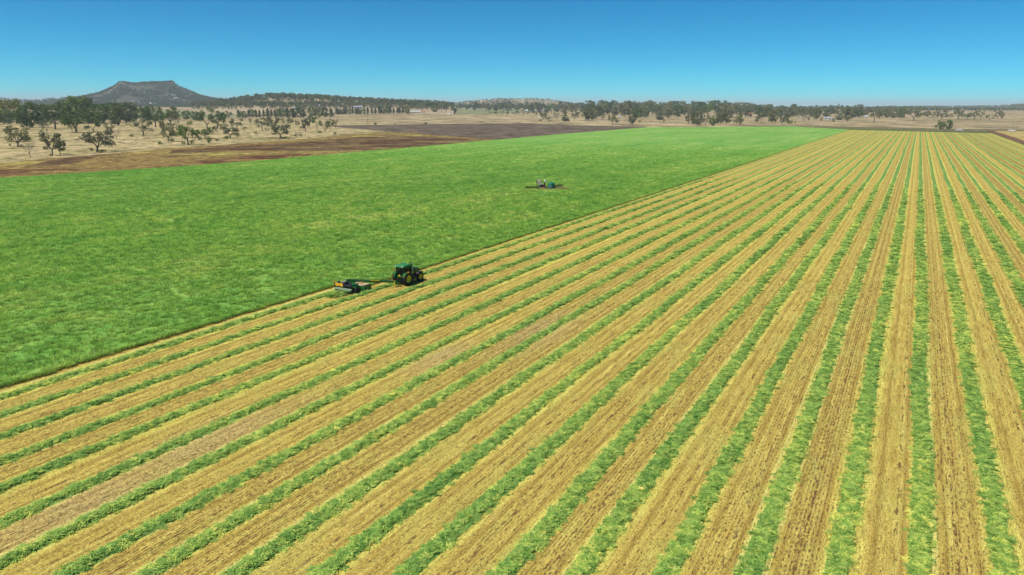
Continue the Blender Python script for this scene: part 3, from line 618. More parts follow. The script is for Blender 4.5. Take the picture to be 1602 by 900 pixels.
def tree_meshes(kind, seed):
    """unit height, crown about one unit wide; returns trunk and crown meshes"""
    Rr = random.Random(seed); TV, TF, CV_, CF = [], [], [], []
    if kind == 'gum' or kind == 'sparse' or kind == 'bare':
        n1 = Rr.randint(3, 5); fork = Vector((Rr.uniform(-.03, .03), Rr.uniform(-.03, .03), Rr.uniform(.13, .22))); tube(TV, TF, (0, 0, -.03), fork, .034, .026, 7)
        nleaf = {'gum': 62, 'sparse': 34, 'bare': 3}[kind]
        for i in range(n1):
            a = 2*pi*(i+Rr.uniform(-.25, .25))/n1; out = Rr.uniform(.12, .24); m_ = fork + Vector((cos(a)*out, sin(a)*out, Rr.uniform(.12, .30))); tube(TV, TF, fork, m_, .019, .012, 5)
            for j in range(Rr.randint(4, 5)):
                a2 = a + Rr.uniform(-1.2, 1.2); o2 = Rr.uniform(.08, .22); e_ = m_ + Vector((cos(a2)*o2, sin(a2)*o2, Rr.uniform(-.12, .34)))
                e_.z = min(e_.z, .92 - 0.3*(e_.x**2+e_.y**2)); tube(TV, TF, m_, e_, .010, .005, 4)
                rx = Rr.uniform(.085, .14); leaves(CV_, CF, e_ + Vector((0, 0, .02)), rx, rx*.62, nleaf, .045, Rr)
                for q in range(2):
                    e3 = e_ + Vector((Rr.uniform(-.12, .12), Rr.uniform(-.12, .12), Rr.uniform(-.06, .08))); tube(TV, TF, e_, e3, .005, .002, 3)
                    leaves(CV_, CF, e3, rx*.6, rx*.45, nleaf//3, .042, Rr)
    elif kind == 'dense':
        tube(TV, TF, (0, 0, -.03), (0, 0, .3), .035, .025, 7)
        for i in range(5):
            a = 2*pi*i/5+Rr.random(); e_ = Vector((cos(a)*.2, sin(a)*.2, .55)); tube(TV, TF, (0, 0, .25), e_, .024, .01, 4)
        for i in range(38):
            a = Rr.uniform(0, 2*pi); z = Rr.uniform(.10, .88); R_ = .40*sqrt(max(.05, 1-((z-.48)/.50)**2)); r_ = R_*sqrt(Rr.uniform(.15, 1)); rx = Rr.uniform(.10, .17)
            leaves(CV_, CF, Vector((cos(a)*r_, sin(a)*r_, z)), rx, rx*.75, 66, .058, Rr)
    elif kind == 'pine':
        tube(TV, TF, (0, 0, -.03), (0, 0, .95), .045, .008, 6)
        for i in range(34):
            z = .14 + .82*(i/33); R_ = .46*(1-z)**.62*(1 if z > .2 else .8)+.03; a = i*2.4; r_ = R_*Rr.uniform(.35, .75)
            tube(TV, TF, (0, 0, z), (cos(a)*r_, sin(a)*r_, z+.01), .01, .004, 3); leaves(CV_, CF, Vector((cos(a)*r_, sin(a)*r_, z)), R_*.5+.03, .07, 44, .065, Rr)
    else:   # bush: foliage to the ground
        for i in range(4):
            a = Rr.uniform(0, 2*pi); tube(TV, TF, (0, 0, -.04), (cos(a)*.25, sin(a)*.25, .6), .03, .01, 4)
        for i in range(16):
            a = Rr.uniform(0, 2*pi); z = Rr.uniform(.12, .80); R_ = .40*sqrt(max(.05, 1-((z-.30)/.62)**2)); r_ = R_*sqrt(Rr.random()); rx = Rr.uniform(.12, .19)
            leaves(CV_, CF, Vector((cos(a)*r_, sin(a)*r_, z)), rx, rx*.9, 46, .075, Rr)
    xs = [v[0] for v in CV_]; ys = [v[1] for v in CV_]; zs = [v[2] for v in CV_]
    w = (max(xs)-min(xs)+max(ys)-min(ys))/2; h = max(zs); cx = (max(xs)+min(xs))/2 if kind != 'bare' else 0
    fx = 1/w; fz = 1/h
    return mesh('trunk', [(v[0]*fx, v[1]*fx, v[2]*fz) for v in TV], TF), mesh('crown', [(v[0]*fx, v[1]*fx, v[2]*fz) for v in CV_], CF)
def joined(tm, cm, bark, leaf):
    V_ = [tuple(v.co) for v in tm.vertices]; F_ = [tuple(p.vertices) for p in tm.polygons]; n = len(V_); nf = len(F_)
    V_ += [tuple(v.co) for v in cm.vertices]; F_ += [tuple(i+n for i in p.vertices) for p in cm.polygons]
    me = mesh('tree', V_, F_); me.materials.append(bark); me.materials.append(leaf); me.polygons.foreach_set('material_index', [0]*nf + [1]*(len(F_)-nf)); return me
PROTO = {}
def mk(kind, key, n, bark, leaf, s0):
    L_ = []
    for i in range(n):
        t, c_ = tree_meshes(kind, s0+i); j = joined(t, c_, M[bark], M[leaf]); t.materials.append(M[bark]); c_.materials.append(M[leaf]); L_.append((t, c_, j))
    PROTO[key] = L_
mk('gum', 'gum', 6, 'bark', 'gum_leaf', 10); mk('gum', 'ggum', 3, 'bark', 'green_leaf', 30); mk('sparse', 'sparse', 3, 'palebark', 'gum_leaf', 40); mk('bare', 'bare', 2, 'palebark', 'grey_twig', 50)
mk('dense', 'dense', 4, 'bark', 'green_leaf', 60); mk('dense', 'dark', 3, 'bark', 'dark_leaf', 70); mk('dense', 'grey', 4, 'bark', 'gum_leaf', 75); mk('pine', 'pine', 3, 'bark', 'pine_leaf', 80)
mk('dense', 'lightpine', 2, 'bark', 'green_leaf', 90); mk('dense', 'yellow', 1, 'bark', 'yellow_leaf', 95); mk('bush', 'bush', 3, 'bark', 'green_leaf', 100)
NAMES = {'gum': 'gum_tree', 'ggum': 'gum_tree', 'sparse': 'gum_tree', 'bare': 'dead_tree', 'dense': 'leafy_tree', 'dark': 'leafy_tree', 'grey': 'gum_tree', 'pine': 'conifer', 'lightpine': 'leafy_tree', 'yellow': 'leafy_tree', 'bush': 'bush'}
LOOK = {'gum': 'grey-green open crowned gum tree', 'ggum': 'green spreading gum tree', 'sparse': 'thin pale trunked gum tree', 'bare': 'bare dead tree', 'dense': 'dense green leafy tree', 'dark': 'dark dense leafy tree', 'grey': 'full crowned grey-green gum tree', 'pine': 'narrow dark green conifer', 'lightpine': 'bushy mid green tree', 'yellow': 'yellow-green leafy tree', 'bush': 'low green bush'}
CATS = {'bush': 'bush', 'pine': 'conifer'}
TREES = []; _pc = {}
def tree(u, v, h, w, key, cluster, parts=None, look=None, sink=0.0):
    p = place(u, v); P_ = PROTO[key]; i = _pc.get(key, 0); _pc[key] = i+1; t, c_, j = P_[i % len(P_)]
    dist = (p - Vector((0, 0, CH))).length; mpp = -(_m.transposed() @ (p - Vector((0, 0, CH)))).z/FPX*1.03; H = h*mpp*1.0; W = w*mpp*1.12
    if parts is None: parts = h > 12.5 or key == 'bare'
    rz = random.uniform(0, 6.28)
    if parts:
        o = empty(NAMES[key], (p.x, p.y, p.z - sink*H), rz); a = link('trunk', t, o); b = link('crown', c_, o)
        o.scale = (W, W, H)
    else:
        o = link(NAMES[key], j); o.location = (p.x, p.y, p.z - sink*H); o.rotation_euler = (0, 0, rz); o.scale = (W, W, H)
    TREES.append((u, o, key, cluster, look, h)); return o
T_ = lambda cl, l: [tree(*a[:5], cl, **(a[5] if len(a) > 5 else {})) for a in l]
T_('pasture', [(27.5, 230, 33, 38, 'gum'), (48, 247.5, 25, 16, 'bare'), (82, 244, 39, 30, 'gum'), (95, 243, 27, 17, 'gum'), (74, 208.5, 24, 18, 'sparse'), (120, 207.5, 34, 40, 'ggum'), (113, 206, 16, 12, 'gum'),
    (224.5, 212.5, 26, 28, 'gum'), (147, 207.5, 23, 21, 'ggum'), (152, 238, 32, 42, 'gum'), (173.5, 220, 29, 14, 'sparse'), (182, 218.5, 19, 13, 'bare'), (263, 221.5, 32, 27, 'gum'), (295, 227, 36, 28, 'ggum'), (305, 221, 19, 12, 'gum'), (321, 217.5, 18, 21, 'ggum'),
    (361, 216, 18, 24, 'gum'), (350, 206, 13, 14, 'sparse'), (371, 203, 17, 20, 'gum'), (410.5, 204.5, 20, 17, 'gum'), (430, 203, 20, 22, 'gum'), (448, 201.5, 18, 14, 'sparse'), (455, 195, 12, 10, 'gum'), (438, 217, 24, 31, 'gum'),
    (467, 213.5, 9, 12, 'bare'), (478, 206.5, 19, 15, 'gum'), (484, 199, 17, 15, 'gum'), (496, 200.5, 20, 16, 'ggum'), (509, 206, 17, 14, 'gum'), (517, 203, 17, 13, 'ggum'), (525, 200.5, 14, 9, 'sparse'),
    (392, 195, 10, 5, 'sparse'), (400.5, 199.5, 11, 5, 'sparse'), (186, 196.3, 30, 26, 'dark')])
T_('pasture', [(327, 224, 9, 11, 'bush'), (300, 225.5, 6, 7, 'bush'), (287, 226, 5, 6, 'bush'), (269, 221.5, 4, 8, 'bush'), (383, 202.5, 4, 8, 'bush'), (445, 217.3, 4, 14, 'bush'), (463, 214, 4, 5.5, 'bush'), (471, 213.5, 4, 6, 'bush'), (524, 210.5, 4, 6, 'bush'), (62, 210.8, 4, 3.5, 'bush'), (80, 244.8, 4, 5, 'bush'), (200, 195.3, 2, 7, 'bush'), (16, 229, 4, 3.5, 'bush'), (33, 230.3, 4, 5, 'bush'), (143, 236.8, 6, 7, 'bush'), (587, 195.5, 3.5, 6, 'bush'), (618.5, 194.6, 2.2, 3.2, 'bush'), (665.5, 194.4, 3.2, 5.5, 'bush'), (603, 206.5, 2.4, 3, 'bush'), (753.5, 192.2, 2.2, 2.6, 'bush')])
T_('pasture', [(250, 226, 5, 9, 'bush'), (312, 219, 5, 8, 'bush'), (340, 221, 4, 7, 'bush'), (355, 217.5, 5, 10, 'bush'), (372, 214, 4, 7, 'bush'), (160, 239, 5, 12, 'bush'), (96, 236.5, 5, 8, 'bush'), (206, 214, 4, 7, 'bush'), (400, 210, 4, 6, 'bush'), (418, 206, 6, 8, 'sparse'), (442, 208, 12, 10, 'gum'), (465, 198, 10, 9, 'gum'), (333, 209, 12, 12, 'gum'), (280, 207, 9, 9, 'sparse'), (500, 208.5, 4, 8, 'bush')])
T_('stand', [(-28, 196, 26, 30, 'dark'), (-10, 195, 23, 26, 'dense'), (8, 194, 22, 24, 'dense'), (23, 188, 31, 40, 'yellow'), (2, 187, 22, 22, 'yellow'), (26, 193.5, 19, 20, 'dark'), (38, 193.5, 21, 18, 'dense'), (50, 199.5, 38, 40, 'dense'), (66, 194, 30, 26, 'dark'), (86.5, 202, 35, 34, 'ggum'), (80, 194, 30, 26, 'dense'), (101, 193.5, 34, 24, 'dark'), (112, 193, 37, 30, 'dense'), (124, 193.5, 42, 38, 'dense'), (141, 193, 38, 28, 'dark'), (152, 193.5, 28, 26, 'dense'), (163, 192.5, 30, 30, 'dense'), (178, 192, 30, 26, 'dark'), (198, 192, 31, 32, 'dark'), (208, 191, 27, 22, 'dense'), (225, 190, 22, 18, 'dense'), (243.5, 199, 34, 27, 'ggum'), (251.5, 199.5, 24, 17, 'ggum'), (267, 197, 29, 26, 'ggum'), (232, 189, 22, 16, 'dark'), (276, 198.5, 26, 16, 'sparse')])
T_('paddock', [(292, 187.5, 14, 13, 'lightpine'), (306, 188.5, 14, 13, 'dense'), (324, 201.5, 30, 27, 'ggum'), (340, 201, 31, 28, 'ggum'), (358, 186, 12, 13, 'gum')])
T_('row', [(373.5, 185, 13, 6.5, 'pine'), (380, 185.5, 12, 12, 'lightpine'), (389.5, 184.5, 13, 5.5, 'pine'), (395, 184, 13, 9, 'lightpine'), (401, 185, 13, 5.5, 'pine'), (406.5, 185, 13, 5.5, 'pine'), (413, 184, 12, 6, 'pine'), (419.5, 184, 14, 7, 'pine'), (425, 183.5, 12, 6, 'pine'), (430.5, 184, 12, 6, 'pine'), (436, 183.5, 13, 9, 'lightpine'), (441.5, 184, 15, 10, 'lightpine'), (450, 184.5, 15, 10, 'pine'), (458.5, 185, 15, 11, 'dark'), (470.5, 185, 18, 16, 'lightpine'),
    (488.5, 183.5, 16, 13, 'lightpine'), (499, 183, 15, 12, 'lightpine'), (508.5, 183.5, 15, 11, 'dark'), (518.5, 184, 14, 9, 'pine')])
xs_ = [526.5, 529.5, 533.5, 538, 541.5, 547, 552, 557, 560.5, 564.5, 570, 575.5, 582, 587.5, 593.5, 597, 602, 606.5, 610.5, 616, 622, 625, 630.5]
for i, u in enumerate(xs_):
    big = {552: 12, 593.5: 12, 606.5: 13, 547: 9}.get(u, random.uniform(8.2, 10.5)); tree(u, 179.8 - 0.02*(u-526), big, random.uniform(5, 6.3), 'pine' if u not in (547, 564.5, 570, 602, 606.5) else 'lightpine', 'smallrow')
T_('smallrow', [(637, 178.5, 13, 10, 'yellow')])
T_('middle', [(595, 169.5, 5, 8, 'grey'), (629, 170.5, 6, 9, 'grey'), (645.5, 169.5, 8, 8, 'grey'), (659.5, 175.2, 15, 14, 'sparse'), (680, 175.3, 9, 9, 'grey'), (690.5, 176, 15, 10, 'sparse'), (698, 175.5, 14, 9, 'gum'), (708, 173.5, 9, 6, 'grey'), (712.5, 174, 5, 7, 'grey'), (719, 172, 6, 5, 'sparse'), (722, 170, 7, 5, 'gum'), (729, 170.5, 8, 6, 'gum'), (736, 172, 10, 6, 'gum'), (743, 173, 13, 9, 'grey'), (753, 173, 13, 9, 'gum'), (761, 177.5, 18, 11, 'sparse')])
T_('field edge', [(849.5, 188, 13, 11, 'gum'), (857.5, 189.3, 7, 7, 'sparse'), (870, 188, 13, 8, 'sparse'), (883.5, 190.3, 15, 11, 'grey'), (889, 190.3, 4.5, 5, 'bush'), (845.5, 190, 3, 6, 'bush'), (860.5, 189.7, 2, 4, 'bush'), (899, 188.7, 16, 13, 'gum'), (921, 188.5, 20, 21, 'grey'), (932, 187, 13, 9, 'grey'), (941.5, 188.7, 11, 9, 'gum'), (959, 195.2, 16, 12, 'gum'), (964, 193.8, 10, 8, 'gum'), (989.3, 195.4, 20, 12, 'grey'), (1000.7, 191.7, 3.4, 6, 'bush'), (1018.5, 191.5, 2.2, 3, 'bush'), (1038, 191.5, 6, 5, 'gum'), (997, 185.8, 16, 15, 'dense'), (1031.5, 188, 13, 13, 'grey'), (1010, 184.5, 12, 10, 'grey'), (1045, 185.5, 15, 11, 'grey'),
    (1077, 194.4, 16, 11, 'gum'), (1083.5, 194.5, 18, 8, 'dark'), (1091, 197, 22, 16, 'grey'), (1104, 196, 16, 10, 'gum'), (1113.5, 197, 13, 10, 'dense'), (1120, 193.5, 16, 11, 'grey'), (1127, 193.5, 18, 14, 'grey'), (1136, 193.5, 17, 16, 'grey'), (1148, 195, 11, 9, 'gum'), (1156, 195.5, 19, 11, 'grey'), (1184, 190.5, 8, 7, 'grey'), (1190.5, 191.3, 18, 14, 'gum'), (1203.5, 191, 6, 4, 'bush'), (1208.5, 192, 20, 14, 'grey'), (1222.5, 195, 14, 9, 'gum'), (1230, 192.5, 15, 9, 'grey'), (1233.5, 193.8, 5, 6, 'bush'), (1238, 194, 5.5, 5, 'bush'), (1244, 193.8, 3.5, 2.6, 'bush'),
    (1258, 190, 13, 17, 'bare'), (1255, 189, 14, 13, 'sparse'), (1264.5, 189.5, 7, 6, 'gum'), (1277, 187.5, 18, 13, 'grey'), (1284.5, 189.3, 5.5, 3.4, 'bush'), (1304, 191, 5.5, 5, 'bush'), (1312, 188, 12, 12, 'grey'), (1319.5, 189, 18, 13, 'gum'), (1325.8, 189.3, 23, 14, 'grey'), (1335, 184.5, 14, 11, 'dark'), (1344.5, 184.5, 12, 10, 'dense'), (1367.5, 190.5, 20, 17, 'gum'), (1376, 185.5, 14, 11, 'grey'), (1387, 185, 15, 12, 'grey'), (1398, 184.5, 15, 12, 'grey'), (1409.5, 184.5, 16, 13, 'dense'), (1429.5, 189.3, 20, 27, 'gum')])
T_('right', [(1450, 182.5, 9, 9, 'grey'), (1459.5, 184.5, 10, 12, 'gum'), (1473.5, 186.5, 15, 17, 'gum'), (1485.5, 186, 8, 10, 'gum'), (1499, 186.5, 15, 16, 'gum'), (1513.5, 186.5, 10, 10, 'ggum'), (1525, 187.3, 14, 12, 'gum'), (1534, 187.5, 14, 8, 'gum'), (1547.5, 188, 9, 12, 'ggum'), (1560.5, 186.8, 14, 11, 'gum'), (1568, 187.2, 11, 6, 'gum')])
T_('verge', [(1470.3, 202.6, 14, 13, 'bush'), (1483, 202.6, 14.5, 16, 'bush')])
# the far band of gums, individually, back to front
top = lambda u: np.interp(u, [715, 745, 770, 800, 830, 860, 880, 920, 960, 1000, 1040, 1070, 1110, 1150, 1200, 1250, 1300, 1350, 1400, 1440], [166, 163, 162, 161, 160.5, 161, 160, 158.5, 159, 158.5, 160, 161, 158, 161, 163, 165, 165, 166, 168.5, 171])
Rb = random.Random(21)
for rowi, (vb, step, jit) in enumerate(((171.0, 9.0, 0.8), (175.0, 9.5, 1.2), (179.0, 12.5, 1.3))):
    u = (720.0, 765.0, 925.0)[rowi]
    while u < (1440, 1440, 1300)[rowi]:
        v = vb + (u-760)*0.0082 + Rb.uniform(-jit, jit); h = max(7.5, v - top(u) - Rb.uniform(-2.2, 2.6) - rowi*2.6); w = h*Rb.uniform(.80, 1.15)
        tree(u, v, h, w, Rb.choice(['grey', 'grey', 'gum', 'grey', 'ggum', 'dark']), 'band', parts=False); u += step*Rb.uniform(.6, 1.4)
CLU = {'pasture': 'in the dry left pasture', 'stand': 'in the dark left stand', 'paddock': 'behind the left pasture', 'row': 'in the nearer conifer row',
       'smallrow': 'in the farther small conifer row', 'middle': 'right of the small conifer row', 'field edge': 'just beyond the far field edge', 'right': 'in the far right tree line', 'verge': 'on the roadside verge', 'band': 'in the far horizon band'}
GRP = {'pasture': 'gum trees scattered over the dry pasture', 'stand': 'trees of the dark stand behind the pasture', 'paddock': 'trees behind the pasture', 'row': 'conifer row beyond the pasture', 'smallrow': 'far row of small conifers', 'middle': 'trees on the plain near centre', 'field edge': 'trees in the paddock beyond the field', 'right': 'line of trees at far right', 'verge': 'roadside bushes', 'band': 'gums of the far tree band'}
SHORT = dict(LOOK); SHORT['gum'] = 'open grey-green gum'; SHORT['ggum'] = 'green spreading gum'; SHORT['grey'] = 'full grey-green gum'
for cl in CLU:
    for key in PROTO:
        g_ = sorted([t for t in TREES if t[3] == cl and t[2] == key], key=lambda t: t[0])
        for i, t in enumerate(g_):
            lab = '%s %s' % (SHORT[key], CLU[cl])
            if len(g_) > 1: lab += ', ' + ('%s from left' % ordw(i))
            tag(t[1], lab, CATS.get(key, 'tree'), ('bushes: ' if key == 'bush' else '') + GRP[cl])

# far woodland that reads as a mass, on hills and behind the band
def low_tree(seed):
    Rr = random.Random(seed); V_, F_ = [], []; tube(V_, F_, (0, 0, -.1), (0, 0, .45), .05, .03, 4)
    for i in range(7):
        a = Rr.uniform(0, 6.28); r_ = Rr.uniform(0, .32); leaves(V_, F_, Vector((cos(a)*r_, sin(a)*r_, Rr.uniform(.35, .85))), .22, .16, 16, .17, Rr)
    return mesh('scrub', V_, F_)
scrubC = proto_collection('scrub_tree', [low_tree(200+i) for i in range(4)], M['gum_leaf'])
scrubD = proto_collection('scrub_dark', [low_tree(210+i) for i in range(4)], M['dark_leaf'])
def tuft(seed):
    Rr = random.Random(seed); V_, F_ = [], []; leaves(V_, F_, Vector((0, 0, .15)), 1.1, .3, 60, .35, Rr); return mesh('tussock', V_, F_)
tuftC = proto_collection('tussock', [tuft(300+i) for i in range(3)], M['gum_leaf'])
def on_hill(o, n, dens, dist_far, seed):
    r_ = np.random.default_rng(seed); me = o.data; co = np.empty(len(me.vertices)*3); me.vertices.foreach_get('co', co); co = co.reshape(-1, 3)
    q = np.array([tuple(p.vertices) for p in me.polygons]); c0 = co[q]; cen = c0.mean(1); near = (np.hypot(cen[:, 0], cen[:, 1]) < dist_far) & (cen[:, 2] > 12.5); c0 = c0[near]
    ar = np.linalg.norm(np.cross(c0[:, 2]-c0[:, 0], c0[:, 3]-c0[:, 1]), axis=1); ar /= ar.sum(); k_ = r_.choice(len(c0), n, p=ar); a = r_.random((n, 1)); b = r_.random((n, 1))
    P = (c0[k_, 0]*(1-a)+c0[k_, 1]*a)*(1-b) + (c0[k_, 3]*(1-a)+c0[k_, 2]*a)*b
    nz = np.array([mnoise.fractal(Vector((p[0]/150, p[1]/150, seed)), .9, 2, 3) for p in P]); return P[nz > dens]
def wood(name, P, size, coll, label, lo=.7, hi=1.3):
    o = scatter(name, P, np.full(len(P), size), coll, lo, hi, .05); tag(o, label, kind='stuff'); return o
wood('hillside_wood', on_hill(H_MESA, 11000, -0.22, 4700, 1), 9.5, scrubD, 'scrubby trees covering the flat topped hill')
wood('hillside_wood', on_hill(H_TREE, 1500, -0.1, 2700, 3), 12, scrubC, 'gum trees scattered over the dry rise')
wood('hillside_wood', on_hill(H_DRY, 1500, -0.12, 4900, 2), 10, scrubC, 'sparse trees on the low dry hill at centre')
wood('hillside_wood', on_hill(H_RT, 2600, -0.15, 5900, 5), 11, scrubC, 'trees on the distant range at far right')
wood('hillside_wood', on_hill(H_FL, 2600, -0.1, 5300, 4), 12, scrubD, 'trees on the foothills left of the flat topped hill')
wood('hillside_wood', on_hill(H_FR, 900, -0.3, 5700, 6), 12, scrubD, 'trees on the low bluish ridge left of centre')
# skyline crest trees on the wooded rise
pts = []
for u in np.arange(345, 690, 0.85):
    d = ray(u, 160); a = Vector((d.x, d.y, 0)).normalized()
    for b in [BV[5]]:
        r_ = 2500 + random.uniform(-260, 40); h = b.ray_cast(Vector((a.x*r_, a.y*r_, 900)), Vector((0, 0, -1)))
        if h[0] is not None: pts.append(tuple(h[0]))
wood('hilltop_wood', np.array(pts), 11.5, scrubD, 'gum trees along the crest of the dry rise', .6, 1.45)
def strip_wood(name, u0, u1, v0, v1, n, size, coll, label, fn=None):
    P = []
    for _ in range(n):
        u = random.uniform(u0, u1); v = random.uniform(v0, v1) + (fn(u) if fn else 0); P.append(tuple(place(u, v)))
    return wood(name, np.array(P), size, coll, label)
strip_wood('plain_wood', 100, 470, 165.5, 168.5, 330, 11, scrubD, 'belt of trees on the plain below the flat topped hill')
strip_wood('plain_wood', 290, 700, 163.6, 166.5, 420, 11, scrubC, 'belt of trees at the foot of the dry rise')
strip_wood('far_wood', 640, 1445, 166.6, 169.5, 900, 15, scrubD, 'far woodland filling the gaps behind the gum band', lambda u: (u-640)*.0047)
strip_wood('far_wood', 1400, 1700, 172.5, 174.2, 260, 12, scrubD, 'line of trees across the plain below the distant range')
strip_wood('paddock_shrubs', 765, 860, 176.5, 180.0, 60, 5.5, scrubD, 'low shrubs in the paddock in front of the gum band')
strip_wood('pasture_tussocks', 20, 540, 198, 216, 160, 1.1, tuftC, 'grey-brown tussocks dotted over the dry pasture', lambda u: max(0, (400-u)*0.045))

# ------------------------------------------------------------------ buildings
def boxv(V_, F_, x0, x1, y0, y1, z0, z1):
    b = len(V_); V_ += [(x, y, z) for z in (z0, z1) for y in (y0, y1) for x in (x0, x1)]
    F_ += [(b, b+2, b+3, b+1), (b+4, b+5, b+7, b+6), (b, b+1, b+5, b+4), (b+2, b+6, b+7, b+3), (b, b+4, b+6, b+2), (b+1, b+3, b+7, b+5)]
def boxm(name, dims, m, parent=None, bev=0.0):
    V_, F_ = [], []
    for d in (dims if isinstance(dims[0], (tuple, list)) else [dims]): boxv(V_, F_, *d)
    me = mesh(name, V_, F_)
    if bev:
        bm = bmesh.new(); bm.from_mesh(me); bmesh.ops.bevel(bm, geom=bm.edges[:], offset=bev, segments=2, affect='EDGES'); bm.to_mesh(me); bm.free()
    return link(name, me, parent, [m])
def house(u, v, wpx, hpx, wall, roof, label, name='farmhouse', cat='house', rz=0.0, hip=False, nwin=3):
    p = place(u, v); mpp = -(_m.transposed() @ (p-Vector((0, 0, CH)))).z/FPX*1.03; W = wpx*mpp; H = max(hpx*mpp, 2.4); D_ = W*.6; eave = H*.62
    face = math.atan2(p.x, p.y); o = empty(name, (p.x, p.y, p.z-.2), -face + rz)
    boxm('wall', (-W/2, W/2, -D_/2, D_/2, 0, eave), wall, o)
    ov = W*.04; x0, x1, y0, y1 = -W/2-ov, W/2+ov, -D_/2-ov, D_/2+ov; ins = W*.22 if hip else 0
    V_ = [(x0, y0, eave+.02), (x1, y0, eave+.02), (x1, y1, eave+.02), (x0, y1, eave+.02), (x0+ins, 0, H), (x1-ins, 0, H)]
    link('roof', mesh('roof', V_, [(0, 1, 5, 4), (2, 3, 4, 5), (1, 2, 5), (3, 0, 4), (3, 2, 1, 0)]), o, [roof])
    if nwin:
        me = None
        for i in range(nwin):
            x = -W/2 + W*(i+.5)/nwin; ww = W/nwin*.22; door = (i == nwin//2)
            q = boxm('door' if door else 'window', (x-ww, x+ww, -D_/2-.06, -D_/2+.02, 0 if door else eave*.35, eave*.8), M['pane'] if not door else M['wood'], o)
    tag(o, label, cat); return o
house(1169.5, 182.3, 10, 5.5, M['cream'], M['terracotta'], 'cream farmhouse with orange tiled roof among the far trees', hip=True, rz=.3)
house(1176, 181.5, 4, 3.5, M['cream'], M['terracotta'], 'small cream annex with orange roof beside the orange roofed farmhouse', 'annex', 'outbuilding', nwin=1)
house(1296, 187.6, 12, 3.8, M['cream'], M['zinc'], 'long open shed with pale grey roof right of the far trees', 'farm_shed', 'shed', rz=-.2, nwin=2)
house(1210.5, 171.2, 4.5, 5.0, M['white'], M['white'], 'tall white building rising out of the far gum band', 'white_building', 'building', nwin=1)
house(1214, 172.6, 5, 2.2, M['white'], M['zinc'], 'low white house at the foot of the tall white building', nwin=1)
house(1340, 183.2, 4, 2.6, M['white'], M['white'], 'tiny white shed under the green trees at right', 'farm_shed', 'shed', nwin=1)
house(1355, 184.5, 4, 3.6, M['zinc'], M['zinc'], 'grey corrugated shed left of the lone gum at right', 'farm_shed', 'shed', nwin=1)
house(1316, 184.0, 4, 3, M['cream'], M['white'], 'cream shed half hidden between trunks at right', 'farm_shed', 'shed', nwin=1)
house(1279.5, 184.0, 4, 2.4, M['white'], M['white'], 'white shed behind the gums left of the open shed', 'farm_shed', 'shed', nwin=1)
house(1251.5, 185.0, 3.5, 3, M['white'], M['white'], 'white shed beside the bare tree at right', 'farm_shed', 'shed', nwin=1)
house(969.5, 184.5, 5, 3, M['cream'], M['zinc'], 'blue-grey roofed shed behind the field edge gums', 'farm_shed', 'shed', nwin=1)
house(994.5, 173.8, 4, 2.6, M['white'], M['zinc'], 'white house in the far band right of centre', nwin=1)
house(1004.5, 172.2, 4.5, 2.4, M['white'], M['zinc'], 'pale roofed house in the far band, second of a pair', nwin=1)
house(1021, 174.0, 4, 2.6, M['cream'], M['white'], 'cream house in the far band above the round paddock gum', nwin=1)
house(934, 173.5, 2.6, 2.6, M['white'], M['white'], 'small white house above the dense paddock gum', nwin=1)
house(843.5, 174.5, 18, 1.6, M['shield'], M['zinc'], 'long low grey-green shed in front of the far band', 'long_shed', 'shed', nwin=4)
house(822.5, 174.8, 4.5, 3, M['white'], M['white'], 'bright white gabled house left of the long low shed', nwin=1)
house(816.5, 174, 4, 2.4, M['cream'], M['terracotta'], 'small house with reddish roof left of the white gabled one', nwin=1)
house(844.5, 183.8, 4, 2.0, M['white'], M['white'], 'white trailer shed beside the paddock gum left of centre', 'farm_shed', 'shed', nwin=0)
house(795, 172.6, 14, 2.4, M['white'], M['zinc'], 'long white homestead in front of the central dry hill', 'homestead', 'house', nwin=5)
house(742.5, 172, 6, 3, M['white'], M['white'], 'white shed at the foot of the central dry hill', 'farm_shed', 'shed', nwin=1)
house(735.5, 172, 2.6, 2.4, M['white'], M['white'], 'tiny white shed left of the white shed below the hill', 'farm_shed', 'shed', nwin=0)
house(649, 176.2, 15, 2.6, M['white'], M['white'], 'long white shed right of the small conifer row', 'long_shed', 'shed', nwin=3)
house(663, 176.4, 5, 3, M['cream'], M['terracotta'], 'red and white shed right of the long white one', 'farm_shed', 'shed', nwin=1)
house(702, 179, 4, 1.8, M['white'], M['white'], 'small white shelter alone on the dry plain', 'shelter', 'shed', nwin=0)
house(560, 169.5, 12, 3.4, M['zinc'], M['zinc'], 'pale blue roofed shed above the small conifer row', 'farm_shed', 'shed', nwin=3)
house(598, 169.3, 4, 2, M['white'], M['white'], 'small white house right of the pale blue roofed shed', nwin=1)
house(464, 171.3, 9, 3.4, M['white'], M['zinc'], 'grey roofed farmhouse behind the light green tree of the conifer row', nwin=3)
house(497, 166.5, 7, 2.6, M['cream'], M['zinc'], 'pale roofed farmhouse at the foot of the dry rise', nwin=2)
house(17, 178.5, 7, 4, M['white'], M['zinc'], 'white walled house half hidden in the dark tree stand', nwin=2)
hl = [(205, 147.4, 2, 2), (223.5, 146.2, 6, 1.5), (271.5, 150.3, 5, 2), (275.5, 154.2, 5, 1.6), (286, 150, 2.4, 1.6), (297.5, 150.2, 3, 1.6), (292, 151, 3, 1.4), (235, 155.2, 4, 1.4), (250.5, 160, 4, 2), (217, 161.8, 3, 2), (222.5, 163.3, 3.4, 2), (227, 163.6, 3, 2), (234.5, 163, 3, 2.2), (240, 163.6, 7, 2), (207, 159.5, 3, 1.6), (305, 164.8, 4, 2), (313, 163, 3, 1.6), (326, 165, 6, 2.2), (336, 164.8, 3, 1.6), (279, 159, 3, 1.6), (20.5, 158.6, 5, 1.6), (48, 161.4, 4, 1.6), (76, 161.5, 4, 1.6), (350.5, 163.4, 4, 1.6)]
